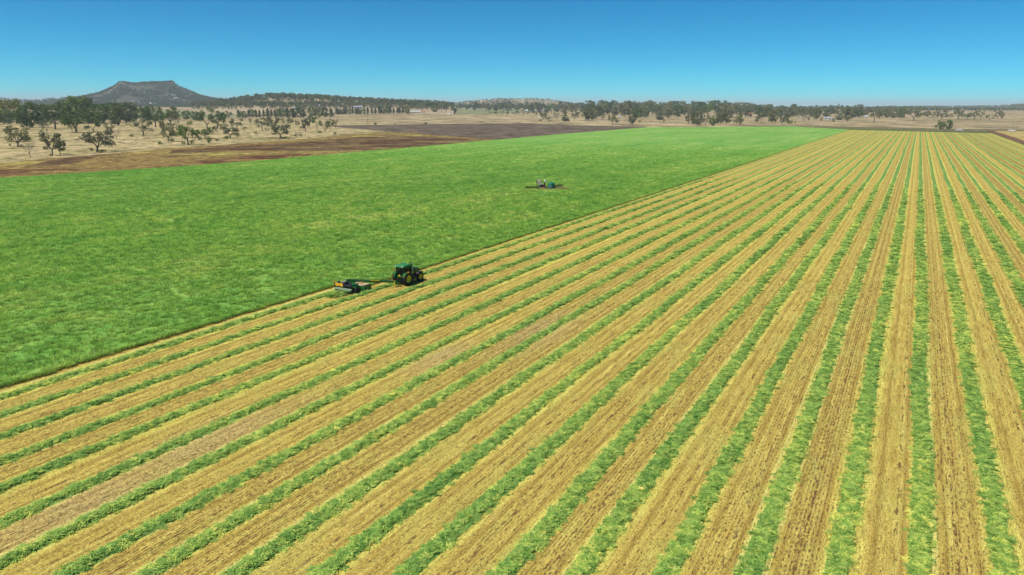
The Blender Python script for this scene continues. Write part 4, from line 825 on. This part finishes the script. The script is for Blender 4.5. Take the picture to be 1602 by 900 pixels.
for i, (u, v, w, h) in enumerate(sorted(hl)):
    house(u, v, w, h, M['white'] if i % 3 else M['cream'], M['white'] if i % 4 else M['zinc'], 'tiny pale house on or below the flat topped hill, %s from left' % ordw(i), 'hill_house', 'house', rz=random.uniform(-.3, .3), nwin=1)['group'] = 'tiny houses on the flat topped hill'

# power pole, antenna pole, vehicles on the road
def pole(u, v, h, label, arms=True):
    p = place(u, v); mpp = -(_m.transposed() @ (p-Vector((0, 0, CH)))).z/FPX*1.03; H = h*mpp; o = empty('power_pole' if arms else 'pole', tuple(p), -math.atan2(p.x, p.y)+.5)
    V_, F_ = [], []; tube(V_, F_, (0, 0, -.3), (0, 0, H), .22, .14, 8); link('pole_shaft', mesh('pole_shaft', V_, F_), o, [M['wood']])
    if arms:
        boxm('crossarm', (-1.3, 1.3, -.29, -.15, H-.9, H-.7), M['wood'], o)
        for x in (-1.1, -.4, .4, 1.1): boxm('insulator', (x-.06, x+.06, -.28, -.16, H-.69, H-.45), M['white'], o)
    tag(o, label, 'pole')
pole(575.5, 196, 17, 'wooden power pole standing at the edge of the ploughed field')
pole(1583.5, 203, 11, 'thin pole leaning over the white car at far right', False)
pole(1226, 178, 9, 'power pole among the far gums right of the orange roofed house')
def wheel(parent, x, y, r_, w, rimf=.58, rimm='silver', n=22, lug=False):
    o = empty('wheel', (x, y, r_), 0, parent); V_, F_ = [], []
    prof = [(rimf, -.42), (.86, -.5), (.97, -.40), (1.0, -.2), (1.0, .2), (.97, .40), (.86, .5), (rimf, .42)]
    for i in range(n):
        a = 2*pi*i/n
        for rr, yy in prof: V_.append((r_*rr*cos(a), yy*w, r_*rr*sin(a)))
    k_ = len(prof)
    for i in range(n):
        for j in range(k_-1): F_.append((i*k_+j, ((i+1) % n)*k_+j, ((i+1) % n)*k_+j+1, i*k_+j+1))
    if lug:
        for i in range(n):
            for sgn in (-1, 1):
                a = 2*pi*(i+(.25 if sgn > 0 else -.25))/n; b = len(V_); c_, s_ = cos(a), sin(a); a2 = a+.18; c2, s2 = cos(a2), sin(a2)
                for rr in (.98, 1.045):
                    V_ += [(r_*rr*cos(a-.035), sgn*.03*w, r_*rr*sin(a-.035)), (r_*rr*cos(a+.035), sgn*.03*w, r_*rr*sin(a+.035)), (r_*rr*cos(a2+.035), sgn*.49*w, r_*rr*sin(a2+.035)), (r_*rr*cos(a2-.035), sgn*.49*w, r_*rr*sin(a2-.035))]
                F_ += [(b, b+3, b+2, b+1), (b+4, b+5, b+6, b+7), (b, b+1, b+5, b+4), (b+1, b+2, b+6, b+5), (b+2, b+3, b+7, b+6), (b+3, b, b+4, b+7)]
    link('tyre', mesh('tyre', V_, F_), o, [M['rubber']])
    V_, F_ = [], []; prof = [(rimf*1.01, -.40), (rimf*.93, -.36), (rimf*.88, -.12), (rimf*.45, -.05), (rimf*.40, -.22), (.03, -.24), (.03, .24), (rimf*.40, .22), (rimf*.45, .05), (rimf*.88, .12), (rimf*.93, .36), (rimf*1.01, .40)]
    for i in range(n):
        a = 2*pi*i/n
        for rr, yy in prof: V_.append((r_*rr*cos(a), yy*w, r_*rr*sin(a)))
    k_ = len(prof)
    for i in range(n):
        for j in range(k_-1): F_.append((i*k_+j, ((i+1) % n)*k_+j, ((i+1) % n)*k_+j+1, i*k_+j+1))
    link('rim', mesh('rim', V_, F_), o, [M[rimm]]); return o
def prism(name, outline, y0, y1, m, parent, bev=0.0, axis='y'):
    """outline in x,z pushed along y"""
    n = len(outline); V_ = [(x, y0, z) for x, z in outline] + [(x, y1, z) for x, z in outline]; F_ = [tuple(range(n))[::-1], tuple(range(n, 2*n))] + [(i, (i+1) % n, n+(i+1) % n, n+i) for i in range(n)]
    bm = bmesh.new(); me = mesh(name, V_, F_); bm.from_mesh(me); bmesh.ops.recalc_face_normals(bm, faces=bm.faces[:])
    if bev: bmesh.ops.bevel(bm, geom=bm.edges[:], offset=bev, segments=2, affect='EDGES')
    bm.to_mesh(me); bm.free(); return link(name, me, parent, [m])
def ute(u, v, rz, label, cat, sc=1.0, kind='ute'):
    p = place(u, v); o = empty('white_car' if kind == 'car' else 'white_ute', tuple(p+Vector((0, 0, .1))), rz); o.scale = (sc,)*3
    if kind == 'ute': body = [(-2.6, .45), (-2.6, 1.05), (-.5, 1.08), (-.35, 1.75), (.75, 1.78), (1.25, 1.12), (2.45, .98), (2.6, .5)]
    else: body = [(-2.3, .4), (-2.35, 1.05), (-1.9, 1.65), (.5, 1.7), (1.2, 1.08), (2.2, .95), (2.3, .45)]
    prism('body', body, -.9, .9, M['white'], o, .06)
    gl = [(-.40, 1.12), (-.28, 1.64), (.68, 1.67), (1.10, 1.14)] if kind == 'ute' else [(-1.95, 1.12), (-1.70, 1.56), (.42, 1.6), (1.0, 1.12)]
    for y in (-.915, .905): prism('window', gl, y, y+.012, M['pane'], o)
    x0 = 1.18 if kind == 'ute' else 1.1
    boxm('bumper', (2.5 if kind == 'ute' else 2.25, 2.68 if kind == 'ute' else 2.38, -.85, .85, .38, .6), M['dark'], o)
    for y in (-.65, .65): boxm('headlight', (2.46 if kind == 'ute' else 2.2, 2.62 if kind == 'ute' else 2.33, y-.18, y+.18, .68, .86), M['lamp'], o)
    for x in (-1.6, 1.6):
        for y in (-.82, .82): wheel(o, x, y, .38, .24, .6)
    tag(o, label, cat)
ute(1500.5, 205.2, YAW-1.62, 'white utility truck parked on the verge right of the two bushes', 'ute', 1.45)
ute(1583.5, 206.2, YAW-1.6, 'white car parked on the verge at far right beside the thin pole', 'car', 1.45, 'car')

# ------------------------------------------------------------------ tractor
tp = g0(638, 448.3); ts, tt = tost(tp); tt = -65.8; TS = 80.2
trac = empty('tractor', tuple(st(TS, tt, .13)), YAW); trac.scale = (1.04,)*3; tag(trac, 'green tractor with yellow wheels pulling the mower along the crop edge', 'tractor')
for y in (-.93, .93):
    wheel(trac, 0, y, .96, .56, .60, 'yellow', 22, True)
    wheel(trac, 2.95, y*.97, .72, .44, .60, 'yellow', 20, True)
boxm('chassis', [(-.5, 3.1, -.32, .32, .62, 1.15), (-.25, .25, -.7, .7, .75, 1.1)], M['black'], trac, .04)
boxm('front_axle', [(2.82, 3.08, -.75, .75, .60, .82)], M['green'], trac, .03)
prism('hood', [(1.32, 1.16), (1.32, 2.12), (1.9, 2.14), (3.3, 2.06), (3.52, 1.96), (3.62, 1.2), (3.5, 1.05)], -.42, .42, M['green'], trac, .07)
boxm('grille', (3.60, 3.66, -.34, .34, 1.12, 1.8), M['black'], trac, .01)
for y in (-.24, .24): boxm('headlight', (3.58, 3.685, y-.09, y+.09, 1.83, 1.92), M['lamp'], trac)
for y in (-1, 1): boxm('hood_stripe', (1.5, 3.3, min(y*.425, y*.432), max(y*.425, y*.432), 1.46, 1.54), M['yellow'], trac)
for y in (-1, 1): boxm('side_vent', (2.0, 3.3, min(y*.423, y*.436), max(y*.423, y*.436), 1.12, 1.42), M['black'], trac)
boxm('front_weights', [(3.55, 3.95, -.30+.1*i, -.215+.1*i, .62, 1.05) for i in range(6)], M['green'], trac, .015)
# cab
boxm('cab_floor', [(-.55, 1.35, -.72, .72, 1.16, 1.40)], M['green'], trac, .03)
posts = [(-.52, -.72), (-.52, .72), (1.28, -.66), (1.28, .66), (.45, -.745), (.45, .745)]
for x, y in posts: boxm('cab_post', (x-.045, x+.045, y-.04, y+.04, 1.40, 2.76), M['black'], trac)
prism('cab_roof', [(-.80, 2.77), (-.84, 2.88), (-.6, 3.04), (1.3, 3.04), (1.55, 2.90), (1.52, 2.77)], -.86, .86, M['roofgreen'], trac, .05)
boxm('rear_window', (-.535, -.525, -.67, .67, 1.45, 2.74), M['glass'], trac); boxm('windscreen', (1.285, 1.295, -.61, .61, 1.72, 2.74), M['glass'], trac)
for y in (-.73, .73): boxm('side_window', (.50, 1.22, y-.004, y+.004, 1.45, 2.74), M['glass'], trac); boxm('door_window', (-.46, .40, y-.004, y+.004, 1.45, 2.74), M['glass'], trac)
boxm('seat', [(-.28, .22, -.26, .26, 1.55, 1.68), (-.34, -.22, -.25, .25, 1.68, 2.2), (-.12, .1, -.12, .12, 1.405, 1.54)], M['black'], trac, .03)
boxm('dashboard', [(.95, 1.22, -.3, .3, 1.405, 1.98)], M['black'], trac, .02)
V_, F_ = [], []
for i in range(14):
    a, b = 2*pi*i/14, 2*pi*(i+1)/14; tube(V_, F_, (.72+.07*cos(a)*.5, .2*sin(a), 2.02+.17*cos(a)), (.72+.07*cos(b)*.5, .2*sin(b), 2.02+.17*cos(b)), .015, .015, 5)
tube(V_, F_, (.72, 0, 2.02), (.97, 0, 1.86), .02, .02, 5); link('steering_wheel', mesh('steering_wheel', V_, F_), trac, [M['black']])
for y in (-1, 1):
    prism('fender', [(-.98, 1.35), (-.82, 1.78), (-.35, 2.02), (.35, 2.0), (.85, 1.7), (.95, 1.42), (.85, 1.42), (.72, 1.62), (.3, 1.90), (-.32, 1.92), (-.74, 1.70), (-.88, 1.33)], y*.66 if y > 0 else -1.22, 1.22 if y > 0 else -.66, M['green'], trac, .01)
    boxm('tail_light', (-1.0, -.94, y*1.08-.09, y*1.08+.09, 1.50, 1.66), M['red'], trac)
    prism('front_fender', [(2.35, 1.30), (2.5, 1.50), (2.95, 1.58), (3.4, 1.50), (3.55, 1.30), (3.5, 1.29), (3.36, 1.46), (2.95, 1.53), (2.54, 1.46), (2.40, 1.29)], min(y*.70, y*1.12), max(y*.70, y*1.12), M['black'], trac)
    boxm('warning_lamp', [(-.35, -.25, y*1.36-.06, y*1.36+.06, 1.98, 2.22), (-.32, -.28, min(y*.75, y*1.36), max(y*.75, y*1.36), 2.05, 2.09)], M['amber'], trac)
    boxm('mirror', [(1.32, 1.36, y*1.12-.12, y*1.12+.12, 2.15, 2.55), (1.32, 1.35, min(y*.70, y*1.0), max(y*.70, y*1.0), 2.58, 2.61)], M['black'], trac)
    boxm('work_light', (-.88, -.80, y*.62-.08, y*.62+.08, 2.82, 2.94), M['lamp'], trac)
    boxm('fuel_tank', (.95, 1.95, min(y*.45, y*.80), max(y*.45, y*.80), .55, 1.14), M['black'], trac, .06)
    for z in (.5, .8, 1.1): boxm('step', (.98, 1.4, y*.95-.12, y*.95+.12, z-.02, z+.02), M['dark'], trac)
V_, F_ = [], []; tube(V_, F_, (1.55, -.62, 1.3), (1.55, -.62, 2.7), .085, .075, 10); tube(V_, F_, (1.55, -.62, 2.7), (1.50, -.70, 3.1), .06, .055, 8); link('exhaust_stack', mesh('exhaust_stack', V_, F_), trac, [M['silver']])
V_, F_ = [], []; tube(V_, F_, (1.5, .62, 1.4), (1.5, .62, 2.3), .07, .07, 10); tube(V_, F_, (1.5, .62, 2.3), (1.5, .62, 2.45), .12, .12, 10); link('air_intake', mesh('air_intake', V_, F_), trac, [M['black']])
link('slow_vehicle_sign', mesh('slow_vehicle_sign', [(-.99, -.40, 1.50), (-.99, -.02, 1.50), (-.99, -.21, 1.84), (-.96, -.40, 1.50), (-.96, -.02, 1.50), (-.96, -.21, 1.84)], [(0, 1, 2), (5, 4, 3), (0, 3, 4, 1), (1, 4, 5, 2), (2, 5, 3, 0)]), trac, [M['orange']])
boxm('rear_bracket', [(-.96, -.5, -.28, -.14, 1.55, 1.62)], M['black'], trac)
boxm('rear_panel', (-.62, -.56, -.66, .66, 1.12, 1.52), M['green'], trac, .01)
boxm('rear_hitch', [(-1.35, -.4, -.45, -.37, .55, .65), (-1.35, -.4, .37, .45, .55, .65), (-.95, -.85, -.44, -.38, .62, 1.3), (-.95, -.85, .38, .44, .62, 1.3), (-.95, -.5, -.10, .10, 1.18, 1.28), (-1.5, -.2, -.10, .10, .42, .50)], M['dark'], trac, .01)
boxm('drawbar_weights', [(-1.55, -1.2, -.5, .5, .5, .64)], M['green'], trac, .02)
V_, F_ = [], []; tube(V_, F_, (.2, .5, 3.045), (.2, .5, 3.17), .07, .06, 8); link('roof_beacon', mesh('roof_beacon', V_, F_), trac, [M['amber']])
V_, F_ = [], []; tube(V_, F_, (1.0, -.3, 3.045), (1.0, -.3, 3.16), .13, .10, 10); link('gps_dome', mesh('gps_dome', V_, F_), trac, [M['yellow']])

# the driver, seated, one continuous skinned body
def skin_mesh(name, verts, edges, radii, m, parent, sub=1, root=0):
    me = bpy.data.meshes.new(name); me.from_pydata(verts, edges, []); o = link(name, me, parent, [m]); md = o.modifiers.new('skin', 'SKIN')
    for i, r_ in enumerate(radii): me.skin_vertices[0].data[i].radius = (r_, r_) if not isinstance(r_, tuple) else r_; me.skin_vertices[0].data[i].use_root = (i == root)
    md.use_smooth_shade = True; s_ = o.modifiers.new('sub', 'SUBSURF'); s_.levels = s_.render_levels = sub; return o
per = empty('person', tuple(st(TS, tt, .13) + Vector((0, 0, 1.66*1.04))), YAW); per.scale = (1.04,)*3; tag(per, 'person in a faded red shirt and brown hat driving the tractor', 'person', kind=None)
bv = [(0, 0, .10), (-.03, 0, .32), (0, 0, .50), (.02, 0, .60), (.05, 0, .70), (.06, 0, .80)]; be = [(0, 1), (1, 2), (2, 3), (3, 4), (4, 5)]; br = [(.16, .12), (.15, .11), (.15, .10), .055, .075, .085]
for y in (-1, 1):
    k0 = len(bv); bv += [(.0, y*.19, .50), (.14, y*.25, .27), (.42, y*.20, .33), (.50, y*.19, .36), (.57, y*.185, .38)]; be += [(2, k0), (k0, k0+1), (k0+1, k0+2), (k0+2, k0+3), (k0+3, k0+4)]; br += [.060, .045, .032, .036, .026]
    kf = len(bv); 
    for q in range(4):
        bv += [(.60, y*.19+(q-1.5)*.019, .395), (.63, y*.19+(q-1.5)*.020, .37), (.61, y*.19+(q-1.5)*.020, .345)]; b_ = kf+3*q; be += [(k0+4, b_), (b_, b_+1), (b_+1, b_+2)]; br += [.009, .009, .008]
    b_ = len(bv); bv += [(.52, y*.155, .375), (.56, y*.14, .36)]; be += [(k0+3, b_), (b_, b_+1)]; br += [.011, .009]
    k1 = len(bv); bv += [(.05, y*.10, .08), (.46, y*.14, .10), (.56, y*.14, -.22), (.68, y*.14, -.23)]; be += [(0, k1), (k1, k1+1), (k1+1, k1+2), (k1+2, k1+3)]; br += [.085, .062, .045, .04]
skin_mesh('body', bv, be, br, M['skin'], per)
sv_ = [(0, 0, .12), (-.03, 0, .32), (0, 0, .52)]; se = [(0, 1), (1, 2)]; sr = [(.175, .135), (.165, .125), (.16, .11)]
for y in (-1, 1):
    k0 = len(sv_); sv_ += [(.0, y*.195, .505), (.14, y*.255, .275), (.26, y*.23, .30)]; se += [(2, k0), (k0, k0+1), (k0+1, k0+2)]; sr += [.075, .058, .05]
skin_mesh('shirt', sv_, se, sr, M['shirt'], per)
sv_ = [(0, 0, .09)]; se = []; sr = [(.165, .125)]
for y in (-1, 1):
    k0 = len(sv_); sv_ += [(.05, y*.10, .08), (.46, y*.14, .105), (.56, y*.14, -.16)]; se += [(0, k0), (k0, k0+1), (k0+1, k0+2)]; sr += [.098, .075, .06]
skin_mesh('trousers', sv_, se, sr, M['trousers'], per)
V_, F_ = [], []; tube(V_, F_, (.06, 0, .845), (.06, 0, .865), .19, .18, 14); tube(V_, F_, (.06, 0, .86), (.06, 0, .95), .10, .085, 12); n0 = len(V_); F_.append(tuple(range(n0-12, n0))); link('hat', mesh('hat', V_, F_), per, [M['hat']])
V_, F_ = [], []; boxv(V_, F_, .145, .165, -.012, .012, .775, .81); boxv(V_, F_, .138, .142, -.045, -.025, .805, .815); boxv(V_, F_, .138, .142, .025, .045, .805, .815); link('face', mesh('face', V_, F_), per, [M['skin']])

# ------------------------------------------------------------------ mower conditioner, pulled offset to the left of the tractor
MT = -70.2; MS = 72.6
mow = empty('mower', tuple(st(MS, MT, .13)), YAW); tag(mow, 'green towed mower conditioner with two yellow rear panels cutting the crop edge', 'mower')
for y in (-1.95, 1.95): wheel(mow, 0, y, .45, .32, .5, 'dark', 18)
boxm('main_frame', [(-.15, .15, -1.8, 1.8, .80, .98), (.15, 1.2, -1.5, -1.36, .82, .96), (.15, 1.2, 1.36, 1.5, .82, .96), (-.08, .08, -1.86, -1.74, .42, .98), (-.08, .08, 1.74, 1.86, .42, .98)], M['green'], mow, .02)
prism('header_deck', [(1.05, .92), (1.1, 1.02), (2.55, 1.00), (2.75, .82), (2.70, .80), (2.5, .93), (1.1, .95)], -2.25, 2.25, M['chaff'], mow)
prism('cutter_bar', [(1.9, .08), (1.95, .2), (2.75, .12), (2.78, .06)], -2.2, 2.2, M['dark'], mow)
for y in (-2.28, 2.25): prism('end_panel', [(1.0, .15), (1.0, .96), (2.5, .94), (2.78, .78), (2.78, .12)], y, y+.03, M['green'], mow)
prism('front_curtain', [(2.72, .12), (2.70, .80), (2.76, .80), (2.79, .12)], -2.24, 2.24, M['black'], mow)
boxm('header_back', (1.0, 1.06, -2.24, -1.2, .2, .93), M['green'], mow); boxm('header_back', (1.0, 1.06, 1.2, 2.24, .2, .93), M['green'], mow)
boxm('side_post', (1.0, 1.1, -2.40, -2.29, .14, .98), M['roofgreen'], mow)
prism('conditioner_hood', [(-.55, 1.02), (-.45, 1.20), (.9, 1.24), (1.0, 1.0), (.9, .5), (-.3, .6)], -1.18, 1.18, M['black'], mow, .05)
prism('swath_board', [(-1.10, .50), (-1.08, .55), (-.60, .72), (-.58, .67)], -1.6, 1.6, M['shield'], mow)
for y in (-1, 1): prism('swath_shield', [(-1.2, .20), (-1.2, .50), (-.2, .8), (-.2, .25)], y*1.2-.02, y*1.2+.02, M['green'], mow)
boxm('rear_beam', [(-.68, -.58, -1.75, 1.85, .98, 1.12)], M['black'], mow, .02)
for y0, y1 in ((.12, .80), (.90, 1.62)): boxm('warning_panel', (-.72, -.69, y0, y1, .92, 1.38), M['orange'], mow, .005)
boxm('panel_backing', (-.685, -.62, .02, 1.75, .86, 1.44), M['black'], mow)
boxm('hose_bundle', [(-.1, .5, 1.65, 1.95, 1.0, 1.35), (-.5, .3, -.2, .1, 1.25, 1.5)], M['black'], mow, .06)
boxm('gearbox', [(.9, 1.5, -.35, .35, 1.03, 1.42)], M['green'], mow, .05)
for y in (-1, 1):
    V_, F_ = [], []; tube(V_, F_, (0, y*1.5, .95), (.9, y*1.5, 1.25), .05, .05, 6); link('lift_cylinder', mesh('lift_cylinder', V_, F_), mow, [M['chrome']])
boxm('linkage', [(.0, 1.1, -1.2, -1.05, 1.0, 1.25), (.2, .6, -1.6, -.7, 1.22, 1.34)], M['roofgreen'], mow, .03)
for x, y in ((-.62, 1.9), (1.05, -2.0)): boxm('marker_light', [(x-.05, x+.05, y-.08, y+.08, 1.36, 1.60)], M['amber'], mow); boxm('light_stalk', (x-.02, x+.02, y-.02, y+.02, .97, 1.36), M['dark'], mow)
hp = (st(TS, tt) - st(MS, MT)); hx = hp.x*E2.x+hp.y*E2.y - 1.52; hy = -(hp.x*N2.x+hp.y*N2.y)
def beam(name, p0, p1, w, h, m):
    p0 = Vector(p0); p1 = Vector(p1); d = (p1-p0).normalized(); sdl = Vector((0, 0, 1)).cross(d).normalized(); up = d.cross(sdl); V_ = []
    for p in (p0, p1):
        for a, b in ((-1, -1), (1, -1), (1, 1), (-1, 1)): V_.append(tuple(p + sdl*a*w/2 + up*b*h/2))
    me = mesh(name, V_, [(3, 2, 1, 0), (4, 5, 6, 7), (0, 1, 5, 4), (1, 2, 6, 5), (2, 3, 7, 6), (3, 0, 4, 7)]); return link(name, me, mow, [m])
A_ = Vector((.5, .5, 1.52)); B_ = Vector((hx, hy, .78)); Cn = A_.lerp(B_, .42); Dn = A_.lerp(B_, .62)
beam('tongue', A_, B_, .24, .30, M['green']); beam('tongue_stripe', A_.lerp(B_, .46)+Vector((0, -.125, .14)), A_.lerp(B_, .64)+Vector((0, -.125, .14)), .16, .09, M['yellow'])
boxm('tongue_pivot', [(.3, .7, .3, .7, 1.05, 1.5)], M['green'], mow, .03)
boxm('hitch_clevis', [(hx-.25, hx+.12, hy-.16, hy+.16, .50, .92)], M['green'], mow, .03); boxm('jack_stand', [(hx-.75, hx-.62, hy-.24, hy-.13, .25, 1.1)], M['yellow'], mow)
V_, F_ = [], []; tube(V_, F_, A_+Vector((0, .1, .2)), B_+Vector((0, .1, .24)), .035, .035, 6); link('hydraulic_hose', mesh('hydraulic_hose', V_, F_), mow, [M['black']])
# fresh cut forage falling out of the swath board
P = st_np(MS + rng.uniform(-3.6, -.4, 700), MT - rng.normal(0, .42, 700), .15 + rng.uniform(0, .3, 700)); tag(scatter('falling_forage', P, np.ones(700), forC, .8, 1.2, .4), 'freshly cut forage dropping from behind the mower', kind='stuff')

# ------------------------------------------------------------------ bore pump and tank standing in the crop
def grd(u, v): return g0(u, v)
bare = []
for i in range(28):
    a = 2*pi*i/28; r_ = 1 + .18*sin(3*a+1) + .1*sin(7*a); bare.append(Vector((PUMP.x+2.2+6.0*r_*cos(a), PUMP.y-.2+2.6*r_*sin(a), 0)))
V_ = [(PUMP.x+2.2, PUMP.y-.2, CTOP+.04)] + [(p.x, p.y, CTOP+.02) for p in bare]
po = link('bare_patch', mesh('bare_patch', V_, [(0, 1+i, 1+(i+1) % 28) for i in range(28)]), None, [M['track']]); tag(po, 'bare brown soil around the water tank in the crop', kind='structure')
Pw = []
for (x0, y0, x1, y1, w_, n_) in ((-1.9, .2, -5.0, -.6, .7, 110), (2.6, 1.4, 5.8, 7.0, .8, 150), (-4.0, -.8, -6.5, -1.4, .4, 80)):
    f_ = rng.random(n_); Pw.append(np.stack([PUMP.x + x0 + (x1-x0)*f_ + rng.normal(0, w_*.4, n_), PUMP.y + y0 + (y1-y0)*f_ + rng.normal(0, w_, n_), np.full(n_, CTOP-.05)], 1))
weedC = proto_collection('weed_clump', [crop_clump(20, .3, .55, .09) for _ in range(3)], M['green_leaf'])
tag(scatter('tall_weeds', np.concatenate(Pw), np.ones(340), weedC, .7, 1.5, .1), 'dark tall weeds in two streaks either side of the pump engine', kind='stuff')
mppP = (PUMP-Vector((0, 0, CH))).length/FPX; ZB = CTOP + .03
def lathe(name, prof, n, m, parent, loc=(0, 0, 0), smooth=True):
    V_ = []; F_ = []
    for i in range(n):
        a = 2*pi*i/n
        for r_, z in prof: V_.append((r_*cos(a)+loc[0], r_*sin(a)+loc[1], z+loc[2]))
    k_ = len(prof)
    for i in range(n):
        for j in range(k_-1): F_.append((i*k_+j, ((i+1) % n)*k_+j, ((i+1) % n)*k_+j+1, i*k_+j+1))
    return link(name, mesh(name, V_, F_, smooth), parent, [m])
tk = empty('water_tank', (PUMP.x+2.0, PUMP.y-.6, ZB)); tag(tk, 'round teal green plastic water tank in the standing crop', 'water tank')
prof = [(1.14, 0)]
for i in range(7): prof += [(1.14, .06+i*.22), (1.17, .10+i*.22), (1.17, .18+i*.22), (1.14, .22+i*.22)]
prof += [(1.12, 1.62), (.95, 1.74), (.5, 1.86), (.24, 1.90), (.24, 1.96), (0.01, 1.98)]
lathe('tank_wall', prof, 32, M['teal'], tk, smooth=False); lathe('tank_lid', [(.26, 1.961), (.26, 2.03), (.2, 2.06), (.01, 2.06)], 16, M['teal'], tk)
en = empty('pump_engine', (PUMP.x-.9, PUMP.y-.4, ZB), .15); tag(en, 'black diesel pump engine with silver cover left of the teal tank', 'engine')
boxm('skid', [(-1.1, .9, -.5, -.38, 0, .14), (-1.1, .9, .38, .5, 0, .14)], M['cream'], en, .01)
boxm('engine_block', [(-.9, .35, -.34, .34, .15, 1.05), (-.6, .1, -.42, .42, .3, .8)], M['black'], en, .05)
prism('engine_cover', [(-1.05, 1.06), (-1.0, 1.42), (-.1, 1.52), (.15, 1.08)], -.5, .5, M['silver'], en, .04)
boxm('radiator', [(.42, .72, -.5, .5, .16, 1.75)], M['black'], en, .03); boxm('red_pump', [(.05, .40, -.60, -.36, .3, .75)], M['red'], en, .06)
V_, F_ = [], []; tube(V_, F_, (-.1, .2, 1.4), (-.1, .2, 2.0), .05, .05, 8); link('exhaust', mesh('exhaust', V_, F_), en, [M['dark']])
V_, F_ = [], []; tube(V_, F_, (.7, 0, .35), (1.7, 0, .35), .10, .10, 10); link('outlet_pipe', mesh('outlet_pipe', V_, F_), en, [M['dark']])
ca = empty('white_drum', (PUMP.x-.05, PUMP.y+.6, ZB)); tag(ca, 'small white drum between the pump engine and the teal tank', 'drum'); lathe('drum_body', [(.01, 1.95), (.28, 1.95), (.3, 1.98), (.3, 2.5), (.28, 2.53), (.01, 2.55)], 16, M['white'], ca); boxm('drum_stand', [(-.25, -.17, -.25, -.17, 0, 1.95), (.17, .25, -.25, -.17, 0, 1.95), (-.25, -.17, .17, .25, 0, 1.95), (.17, .25, .17, .25, 0, 1.95)], M['dark'], ca)
fb = empty('fuel_tank', (PUMP.x-2.1, PUMP.y+1.6, ZB), .1); tag(fb, 'tan fuel tank raised on a steel stand behind the pump engine', 'fuel tank')
boxm('tank_box', (-.66, .66, -.5, .5, 1.25, 2.45), M['tan'], fb, .08); boxm('stand', [(x-.05, x+.05, y-.05, y+.05, 0, 1.24) for x in (-.6, .6) for y in (-.42, .42)] + [(-.6, .6, -.44, -.40, .6, .66), (-.6, .6, .40, .44, .6, .66)], M['dark'], fb)
boxm('filler_cap', (-.12, .12, -.12, .12, 2.452, 2.53), M['terracotta'], fb, .02)
for sx in (-1, 1): boxm('tank_strap', (sx*.70-.035, sx*.70+.035, -.53, .53, 1.22, 2.48), M['dark'], fb)

# ------------------------------------------------------------------ air
V_, F_ = [], []; boxv(V_, F_, -26000, 26000, -26000, 26000, -1.0, 200)
hz = link('haze', mesh('haze', V_, F_)); hm = bpy.data.materials.new('haze_air'); hm.use_nodes = True; nn = hm.node_tree.nodes; nn.remove(nn['Principled BSDF'])
pv = nn.new('ShaderNodeVolumePrincipled'); pv.inputs['Color'].default_value = (0.66, 0.76, 0.90, 1); pv.inputs['Density'].default_value = 0.000075; pv.inputs['Anisotropy'].default_value = 0.0
hm.node_tree.links.new(pv.outputs[0], nn['Material Output'].inputs['Volume']); hz.data.materials.append(hm); tag(hz, 'thin blue haze in the air over the plain', kind='stuff')
